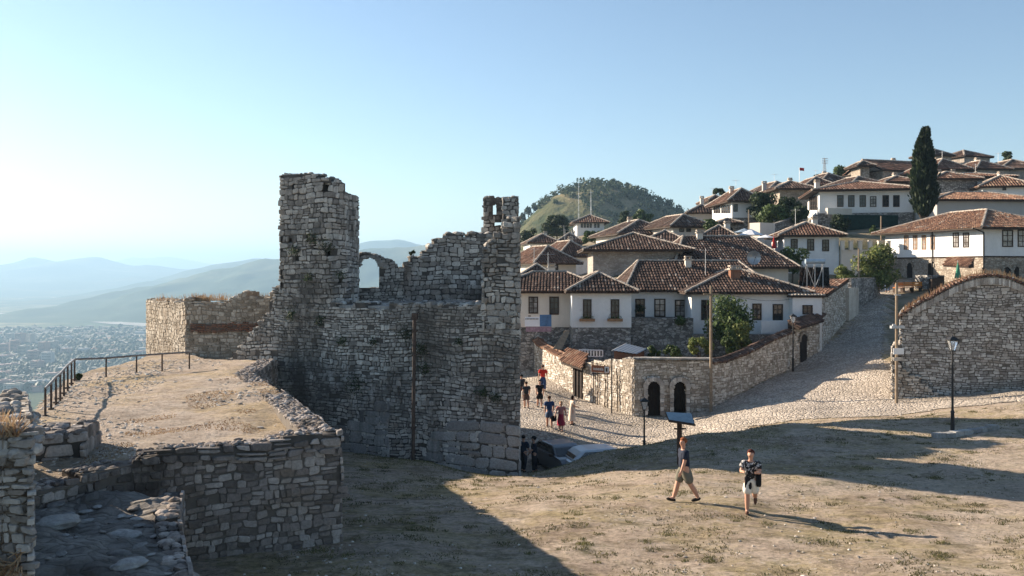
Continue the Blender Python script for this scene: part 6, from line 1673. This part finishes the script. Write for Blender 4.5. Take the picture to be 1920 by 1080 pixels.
# ------------------------------------------------------------------ cars
def car(label, x, y, z0, rz, mat, L=4.0, Wd=1.65):
    T = thing('parked_car', label, 'car', (x, y, z0), rz, 'cars parked below the meadow edge')
    def bld(mb, name, mats, par): 
        me = bpy.data.meshes.new(name); me.from_pydata(mb.v, [], mb.f)
        for m_ in mats: me.materials.append(m_)
        me.update(); o = bpy.data.objects.new(name, me); COL.objects.link(o); o.parent = par; return o
    prof = [(-2.0,.35),(-2.0,.75),(-1.95,.95),(-1.75,1.0),(-.95,1.05),(1.0,1.05),(1.7,1.0),(1.95,.85),(2.0,.6),(2.0,.35)]
    def loft(mb, P_, wf):
        n_=len(P_); 
        for sd in (-1,1): pass
        rows = [[(px_*L/4, sd*wf(k)*Wd/2, pz) for k, (px_, pz) in enumerate(P_)] for sd in (-1,-.9,.9,1)]
        rows[1] = [(a, b, c+ (0.02)) for a,b,c in rows[1]]; rows[2] = [(a,b,c+.02) for a,b,c in rows[2]]
        vs = [p for r_ in rows for p in r_]; fs = []
        for j in range(3):
            for k in range(n_-1): fs.append((j*n_+k, (j+1)*n_+k, (j+1)*n_+k+1, j*n_+k+1))
        fs.append(tuple(range(n_-1,-1,-1))); fs.append(tuple(range(3*n_, 4*n_))); mb.raw(vs, fs)
    mb = MB(); loft(mb, prof, lambda k: 1.0 if 2 < k < 8 else .95); bld(mb, 'body', [mat], T)
    mb = MB(); cab = [(-1.8,1.03),(-1.35,1.38),(-1.0,1.45),(.25,1.45),(.5,1.38),(1.1,1.04)]; loft(mb, cab, lambda k: .95 if k in (0,5) else .8); cb = bld(mb, 'cabin', [mat], T)
    mb = MB()
    mb.face([(.56,-.6,1.35),(1.1,-.72,1.09),(1.1,.72,1.09),(.56,.6,1.35)]); mb.face([(-1.4,-.58,1.38),(-1.4,.58,1.38),(-1.8,.7,1.09),(-1.8,-.7,1.09)])
    for sd in (-1,1): mb.face([(-1.5,sd*.765,1.1),(.85,sd*.765,1.1),(.4,sd*.69,1.37),(-1.2,sd*.69,1.37)])
    bld(mb, 'window', [M['glassdark']], cb)
    for wx in (-1.25,1.25):
        for sd in (-1,1):
            mb = MB(); mb.tube((wx,sd*.62,.31),(wx,sd*.84,.31),.31,.31,16); w = bld(mb, 'wheel', [M['tyre']], T); mb = MB(); mb.tube((wx,sd*.84,.31),(wx,sd*.85,.31),.19,.19,10); bld(mb, 'rim', [M['galv']], w)
    for sd in (-1,1):
        mb = MB(); mb.box((1.97,sd*.55,.75),(.1,.35,.14)); bld(mb, 'headlight', [M['signwhite']], T); mb = MB(); mb.box((.75,sd*.9,1.08),(.12,.18,.12)); bld(mb, 'mirror', [M['wood']], T)
cpaint = NT('white_car_paint', .25, .6).color((.62,.66,.7)); cpaint2 = NT('dark_car_paint', .25, .6).color((.16,.17,.19))
zc = lambda py, Y: zz(py, Y)-1.46
car('dark car with pale roof, left of the two half hidden below the slope', at(1056,839,42).x, 43.4, zc(839,42.3), R(-68), cpaint2, 3.7)
car('white car, right of the two half hidden below the slope', at(1135,838,42).x, 42.4, zc(837,42.4), R(14), cpaint, 4.1)

# ------------------------------------------------------------------ people
def skin_mesh(nodes, edges, root, name, mat, parent, sub=2):
    me = bpy.data.meshes.new(name+'_cage'); me.from_pydata([n[0] for n in nodes], edges, [])
    o = bpy.data.objects.new(name+'_cage', me); COL.objects.link(o)
    mo = o.modifiers.new('s', 'SKIN'); mo.branch_smoothing = 0.6; mo.use_smooth_shade = True
    sk = me.skin_vertices[0].data
    for i, n in enumerate(nodes):
        r = n[1] if isinstance(n[1], tuple) else (n[1], n[1])
        if r[0] > .0125: r = (r[0]*1.16, r[1]*1.16)
        sk[i].radius = r; sk[i].use_root = (i == root)
    m2 = o.modifiers.new('u', 'SUBSURF'); m2.levels = sub; m2.render_levels = sub
    dg = bpy.context.evaluated_depsgraph_get(); ev = o.evaluated_get(dg)
    nm = bpy.data.meshes.new_from_object(ev)
    bpy.data.objects.remove(o); bpy.data.meshes.remove(me)
    nm.name = name; nm.materials.clear(); nm.materials.append(mat)
    if name in ('shirt', 'shorts', 'trousers'):
        for v in nm.vertices:
            f = .008 + abs(noise.noise(v.co*9))*.016 + noise.noise(v.co*22)*.005; v.co = v.co + v.normal*f
    for p in nm.polygons: p.use_smooth = True
    ob = bpy.data.objects.new(name, nm); COL.objects.link(ob); ob.parent = parent
    return ob
SK = {}
def cmat(name, c, rough=.85):
    if name == 'patterned' and name not in SK:
        t = NT('patterned_cloth', .85, .15); SK[name] = t.color(t.ramp(t.noise(14, 3, .6), [(.5,(.02,.02,.022)),(.56,(.5,.48,.46))]))
    if name not in SK: SK[name] = plain(name, c, rough, .15, var=.12, scale=8)
    return SK[name]
skinm = NT('skin', .55, .3).color((.50,.27,.18))
def person(label, x, y, z, yaw, H_=1.75, legs=((18,8),(-16,14)), arms=((-14,10,14),(16,10,18)), shirt=('navy',(.02,.03,.06)), bottom=('khaki',(.2,.17,.12)), kind='shorts', hair=('brown',(.1,.04,.02)), shoes=(.03,.025,.02),
           long_hair=False, sleeve=.6, dress=None, hat=None, extras=(), headturn=0, lean=2):
    T = thing('person', label, 'person', (x, y, z), yaw, None); k = H_/1.75
    V = lambda a, b, c: Vector((a*k, b*k, c*k))
    def leg(side, a, b):
        hip = Vector((0, side*.09, .92)); a1 = R(a); kn = hip + Vector((math.sin(a1), side*.012, -math.cos(a1)))*.43; a2 = R(a-b); an = kn + Vector((math.sin(a2), 0, -math.cos(a2)))*.41
        return hip, kn, an, a-b
    LL, LR = leg(1, *legs[0]), leg(-1, *legs[1])
    dz = min(LL[2].z, LR[2].z) - .075
    sh = Vector((0, 0, -dz))
    ln = R(lean)
    def up(z_, y_=0, x_=0): return Vector((x_ + math.sin(ln)*(z_-.92), y_, z_)) + sh
    nodes = []; ed = []
    def add(p, r, par=None):
        nodes.append((tuple(p*k), tuple(q*k for q in r) if isinstance(r, tuple) else r*k)); i = len(nodes)-1
        if par is not None: ed.append((par, i))
        return i
    pel = add(up(.95), .118); wa = add(up(1.1), .112, pel); ch = add(up(1.3), .128, wa); nk0 = add(up(1.44), .062, ch); nk = add(up(1.5, 0, .005), .05, nk0)
    jw = add(up(1.56, 0, .02), .07, nk); hd = add(up(1.645, 0, .012), .088, jw); cr = add(up(1.70, 0, .0), .07, hd)
    ht = R(headturn)
    hv = lambda a, b, c: up(c, a*math.sin(ht)+b*math.cos(ht), .012 + a*math.cos(ht)-b*math.sin(ht))
    add(hv(.108, 0, 1.625), .014, hd); add(hv(-.005, .088, 1.63), .02, hd); add(hv(-.005, -.088, 1.63), .02, hd)
    for side, (hip, kn, an, fa), in ((1, LL), (-1, LR)):
        h_ = add(hip+sh, .095, pel); m_ = add((hip+kn)/2+sh, .086, h_); kk = add(kn+sh, .06, m_); cf = add(kn.lerp(an, .35)+sh+Vector((-.014,0,0)), .066, kk); aa = add(an+sh, .041, cf)
        fr = R(min(12, fa*.8) if an.z - dz < .12 else fa); toe = an + Vector((.13*math.cos(fr), 0, -.04 + .13*math.sin(fr) if an.z-dz < .12 else -.1)); add(toe+sh, .03, aa)
    hands = []
    slv = {}
    for side, (a, ab, el) in ((1, arms[0]), (-1, arms[1])):
        s0 = up(1.42, side*.13); s1 = up(1.405, side*.185); aR = R(a); abR = R(ab)
        d1 = Vector((math.sin(aR)*math.cos(abR), side*math.sin(abR), -math.cos(aR)*math.cos(abR))); e_ = s1 + d1*.28
        a2 = R(a+el); inn = -side*.35 if el > 60 else 0
        d2 = Vector((math.sin(a2)*math.cos(abR*.5), side*math.sin(abR*.5)+inn, -math.cos(a2)*math.cos(abR*.5))).normalized(); w_ = e_ + d2*.24
        i0 = add(s0, .066, ch); i1 = add(s1, .053, i0); im = add(s1.lerp(e_, .5), .052, i1); i2 = add(e_, .043, im); i3 = add(e_.lerp(w_, .4), .042, i2); i4 = add(w_, .029, i3)
        pm = w_ + d2*.055; ip = add(pm, .03, i4)
        sd = d2.cross(Vector((0, 1, 0))).normalized() if abs(d2.y) < .9 else Vector((1,0,0))
        for q in range(4):
            o_ = sd*(.024-.016*q); b_ = pm + d2*.045 + o_; tip = b_ + (d2*[.062,.072,.067,.05][q] + Vector((0, -side*.022, 0))); f1 = add(b_, .0095, ip); add(tip, .0075, f1)
        tb = add(pm + sd*.035 + d2*.005, .010, ip); add(pm + sd*.05 + d2*.05, .008, tb)
        hands.append((pm+sh*0)*k); slv[side] = (s0, s1, e_)
    body = skin_mesh(nodes, ed, pel, 'body', skinm, T)
    # clothing
    nodes = []; ed = []
    if shirt:
        p0 = add(up(.9), .15); p1 = add(up(1.1), .14, p0); p2 = add(up(1.3), .155, p1); add(up(1.45), .085, p2)
        for side in (1, -1):
            s0, s1, e_ = slv[side]; j0 = add(s0, .086, p2); j1 = add(s1, .076, j0); add(s1.lerp(e_, sleeve*.6), .072, j1); 
            if sleeve > .5: add(s1.lerp(e_, sleeve), .072, len(nodes)-1)
        skin_mesh(nodes, ed, 0, 'shirt', cmat(shirt[0], shirt[1]), T)
    if kind in ('shorts', 'trousers'):
        nodes = []; ed = []
        p0 = add(up(1.04), .13); p1 = add(up(.93), .158, p0)
        for side, (hip, kn, an, fa) in ((1, LL), (-1, LR)):
            a_ = add(hip+sh, .125, p1); b_ = add(hip.lerp(kn, .5)+sh, .116, a_); c_ = add(hip.lerp(kn, .95)+sh, .095, b_)
            if kind == 'trousers': d_ = add(kn.lerp(an, .3)+sh, .075, c_); add(kn.lerp(an, .88)+sh, .06, d_)
        skin_mesh(nodes, ed, 1, kind, cmat(bottom[0], bottom[1]), T)
    if dress:
        z0, z1, r0, r1, nm, c = dress; mb = MB(); n_ = 18; R8 = []
        for j in range(6):
            t_ = j/5; z_ = lerp(z0, z1, t_); r_ = lerp(r0, r1, t_**.8); R8.append([up(z_ + (.0), r_*math.sin(2*math.pi*i/n_)*(1+.07*math.sin(i*2.6+j)), r_*math.cos(2*math.pi*i/n_)*(1+.07*math.cos(i*3.1)))*k for i in range(n_)])
        vs = [p for r_ in R8 for p in r_]; fs = [(j*n_+i, j*n_+(i+1)%n_, (j+1)*n_+(i+1)%n_, (j+1)*n_+i) for j in range(5) for i in range(n_)]
        mb.raw(vs, fs); me = bpy.data.meshes.new('skirt'); me.from_pydata(mb.v, [], mb.f); me.polygons.foreach_set('use_smooth', [True]*len(me.polygons)); me.materials.append(cmat(nm, c)); o = bpy.data.objects.new('skirt', me); COL.objects.link(o); o.parent = T
    def local(mb, name, mat, smooth=True):
        me = bpy.data.meshes.new(name); me.from_pydata([tuple(v) for v in mb.v], [], mb.f); me.materials.append(mat); me.polygons.foreach_set('use_smooth', [smooth]*len(me.polygons)); me.update(); o = bpy.data.objects.new(name, me); COL.objects.link(o); o.parent = T; return o
    for side, (hip, kn, an, fa) in ((1, LL), (-1, LR)):
        mb = MB(); grounded = an.z - dz < .12
        fr = R(min(12, max(-12, fa*.8))) if grounded else R(fa)
        V0, F0 = ICO[1]; c_ = an + sh + Vector((.06*math.cos(fr), 0, -.042+.03*math.sin(fr))) if grounded else an + sh + Vector((.03, 0, -.07)); vs = []
        if grounded: c_.z = max(c_.z, .036)
        for v in V0:
            p = Vector((v.x*.142, v.y*.05, max(v.z, -.75)*.052)); ang = fr if grounded else R(-60)
            p = Vector((p.x*math.cos(ang)-p.z*math.sin(ang), p.y, p.x*math.sin(ang)+p.z*math.cos(ang))); vs.append((c_+p)*k)
        mb.raw(vs, F0); local(mb, 'shoe', cmat('shoe%.2f' % shoes[0], shoes))
    if hair:
        mb = MB(); V0, F0 = ICO[2]; vs = []
        hc = up(1.665, 0, -.006)
        for v in V0:
            r_ = .103*(1+.05*noise.noise(v*3)); p = v*r_; p.z *= .98
            f = p.x*math.cos(ht)+p.y*math.sin(ht)
            if f > .03 and p.z < .045: p = p*.72
            if p.z < -.05 and not long_hair: p = p*.8
            if long_hair and p.z < 0 and f < .02: p.z *= 2.1
            vs.append((hc+p)*k)
        mb.raw(vs, F0); local(mb, 'hair', cmat('hair_'+hair[0], hair[1]))
    if hat:
        mb = MB(); c_ = up(1.73)*k; mb.tube((c_.x, c_.y, c_.z-.03), (c_.x, c_.y, c_.z-.015), .15, .15, 14); mb.tube((c_.x, c_.y, c_.z-.02), (c_.x, c_.y, c_.z+.06), .1, .085, 12); local(mb, 'hat', cmat('hat', hat))
    for ex in extras:
        if ex[0] == 'bag':
            _, c_, s_, mt = ex; mb = MB(); c2 = (Vector(c_)+sh)*k; a, b, d = s_
            for zq, f in ((-.5,.85),(-.3,1),(.3,1),(.5,.8)): pass
            rings = [(-.5,.8),(-.38,1),(.38,1),(.5,.75)]; vs = []
            for zq, f in rings:
                for sx, sy in ((-1,-.6),(-.6,-1),(.6,-1),(1,-.6),(1,.6),(.6,1),(-.6,1),(-1,.6)): vs.append((c2.x+sx*a/2*f, c2.y+sy*b/2*f, c2.z+zq*d))
            fs = [(j*8+i, j*8+(i+1)%8, (j+1)*8+(i+1)%8, (j+1)*8+i) for j in range(3) for i in range(8)] + [tuple(range(7,-1,-1)), tuple(range(24,32))]
            mb.raw(vs, fs); o = mb_obj = local(mb, 'bag', cmat(*mt), False)
        if ex[0] == 'shawl':
            mb = MB(); c_ = ex[1]; pts_ = [up(1.42,.1,.1), up(1.2,.12,.15), up(.95,.1,.16), up(.7,.1,.14)]
            for i in range(3): mb.tube(pts_[i]*k, pts_[i+1]*k, .06, .055, 8)
            local(mb, 'shawl', cmat('shawl', c_))
        if ex[0] == 'strap':
            mb = MB(); mb.path([up(1.43,.1,.1)*k, up(1.2,-.02,.15)*k, up(1.0,-.14,.1)*k], .012, 5); local(mb, 'strap', cmat('strap', (.015,.015,.015)))
    return T
def feet(px, py, Y): q = at(px, py, Y); return q.x, Y, g(q.x, Y)
def P(label, px, py, Y, yaw, **kw):
    x, y, z = feet(px, py, Y); return person(label, x, y, z+.01, R(yaw), **kw)
P('man in navy polo shirt and khaki shorts striding left across the dry meadow', 1283,943,24.6, 188, H_=1.82, legs=((-19,12),(21,4)), arms=((12,9,10),(-8,11,14)), shirt=('navy',(.022,.027,.045)), bottom=('khaki',(.16,.15,.115)), hair=('auburn',(.22,.075,.03)), headturn=25, sleeve=.75)
P('woman in patterned top and white cropped trousers walking beside him on the meadow', 1408,969,23.3, -108, H_=1.68, legs=((-14,52),(6,3)), arms=((28,12,72),(26,14,75)), shirt=('patterned',(.16,.13,.13)), bottom=('white',(.72,.69,.62)), hair=('dark_auburn',(.075,.022,.015)), sleeve=.7, shoes=(.12,.06,.04),
  extras=(('bag',(.06,.21,.95),(.2,.13,.34),('black_bag',(.012,.012,.014))),('bag',(.1,-.07,.86),(.09,.18,.34),('black_jacket',(.014,.013,.016))),('bag',(.3,.0,1.1),(.08,.11,.08),('camera',(.02,.02,.02))),('strap',)))
P('man seen from behind in blue shirt and denim shorts on the plaza', 1030,804,50, 95, H_=1.8, legs=((16,6),(-14,12)), shirt=('blue',(.03,.06,.15)), bottom=('denim',(.1,.15,.24)), hair=('brown',(.1,.05,.03)), sleeve=.7)
P('woman in pink top and long red skirt carrying a black hat on the plaza', 1052,813,49.6, -100, H_=1.66, legs=((12,6),(-10,12)), arms=((-8,16,10),(14,20,24)), shirt=('pink',(.5,.2,.18)), kind='skirt', dress=(1.05,.34,.135,.25,'redskirt',(.3,.02,.05)), hair=('blond',(.35,.2,.1)), long_hair=True, shoes=(.25,.13,.09), extras=(('bag',(.08,-.42,.74),(.12,.3,.3),('black_hat',(.012,.012,.013))),))
P('woman in long cream dress with a dark shawl standing on the plaza', 1073,796,51.6, 20, H_=1.72, legs=((6,4),(-5,6)), arms=((4,8,20),(6,8,70)), shirt=('cream',(.62,.5,.4)), kind='skirt', dress=(1.15,.28,.14,.22,'creamdress',(.62,.5,.4)), hair=('black',(.015,.012,.01)), long_hair=True, extras=(('shawl',(.02,.018,.02)),))
P('person in dark T-shirt with a white bag in front of the lit garden wall', 987,766,55.4, 100, H_=1.68, legs=((8,4),(-8,8)), shirt=('dark',(.035,.035,.04)), bottom=('brownshorts',(.1,.06,.05)), hair=('black',(.015,.012,.01)), extras=(('bag',(.0,.24,1.02),(.14,.14,.26),('white_bag',(.6,.56,.5))),))
P('person dressed in black top and black knee length shorts beside the man in red', 1012,763,55.6, -80, H_=1.74, legs=((10,5),(-10,10)), shirt=('black',(.012,.012,.014)), bottom=('blackshorts',(.014,.014,.016)), hair=('black',(.015,.012,.01)))
P('man in bright red T-shirt and blue jeans walking up to the houses', 1018,737,60, 95, H_=1.8, legs=((14,6),(-12,12)), arms=((-10,14,20),(12,16,24)), shirt=('redshirt',(.62,.035,.02)), bottom=('jeans',(.04,.07,.16)), kind='trousers', hair=('brown',(.1,.05,.03)), sleeve=.75)
P('dark clothed person standing in shade right against the castle corner', 981,886,42.4, 60, H_=1.76, legs=((4,3),(-4,4)), shirt=('darkblue',(.02,.03,.05)), bottom=('darktrousers',(.02,.022,.03)), kind='trousers', hair=('black',(.015,.012,.01)), sleeve=.95)
P('man with dark flat cap standing in the castle shade, arm forward', 1002,884,42.6, -170, H_=1.72, legs=((6,4),(-6,6)), arms=((30,10,40),(10,12,20)), shirt=('darknavy',(.018,.022,.035)), bottom=('darktrousers',(.02,.022,.03)), kind='trousers', hair=('black',(.015,.012,.01)), hat=(.015,.017,.022), sleeve=.95)
P('half hidden person in dark clothes nearest the castle wall on the plaza', 978,752,57.5, 120, H_=1.72, legs=((8,4),(-8,8)), shirt=('darkgrey',(.03,.03,.034)), bottom=('maroon',(.09,.03,.03)), kind='trousers', hair=('black',(.015,.012,.01)))
P('small distant person in blue under the bright bushy tree', 1664,535,83.4, -90, H_=1.7, legs=((8,4),(-8,8)), shirt=('blue',(.03,.06,.15)), bottom=('denim',(.1,.15,.24)), kind='trousers', hair=('brown',(.1,.05,.03)))
# ------------------------------------------------------------------ haze
mb = MB()
mb.box((0, 8900, 70), (30000, 22600, 540))
hz = mb.build('haze', [])
hm = bpy.data.materials.new('valley_haze'); hm.use_nodes = True
nn = hm.node_tree.nodes; nn.clear()
pv = nn.new('ShaderNodeVolumePrincipled'); pv.inputs['Color'].default_value = (0.4, 0.62, 0.84, 1); pv.inputs['Density'].default_value = HAZE; pv.inputs['Anisotropy'].default_value = 0.25
oo = nn.new('ShaderNodeOutputMaterial'); hm.node_tree.links.new(pv.outputs[0], oo.inputs['Volume'])
hz.data.materials.clear(); hz.data.materials.append(hm)
hz['kind'] = 'stuff'; hz['label'] = 'pale blue summer haze hanging over the valley'
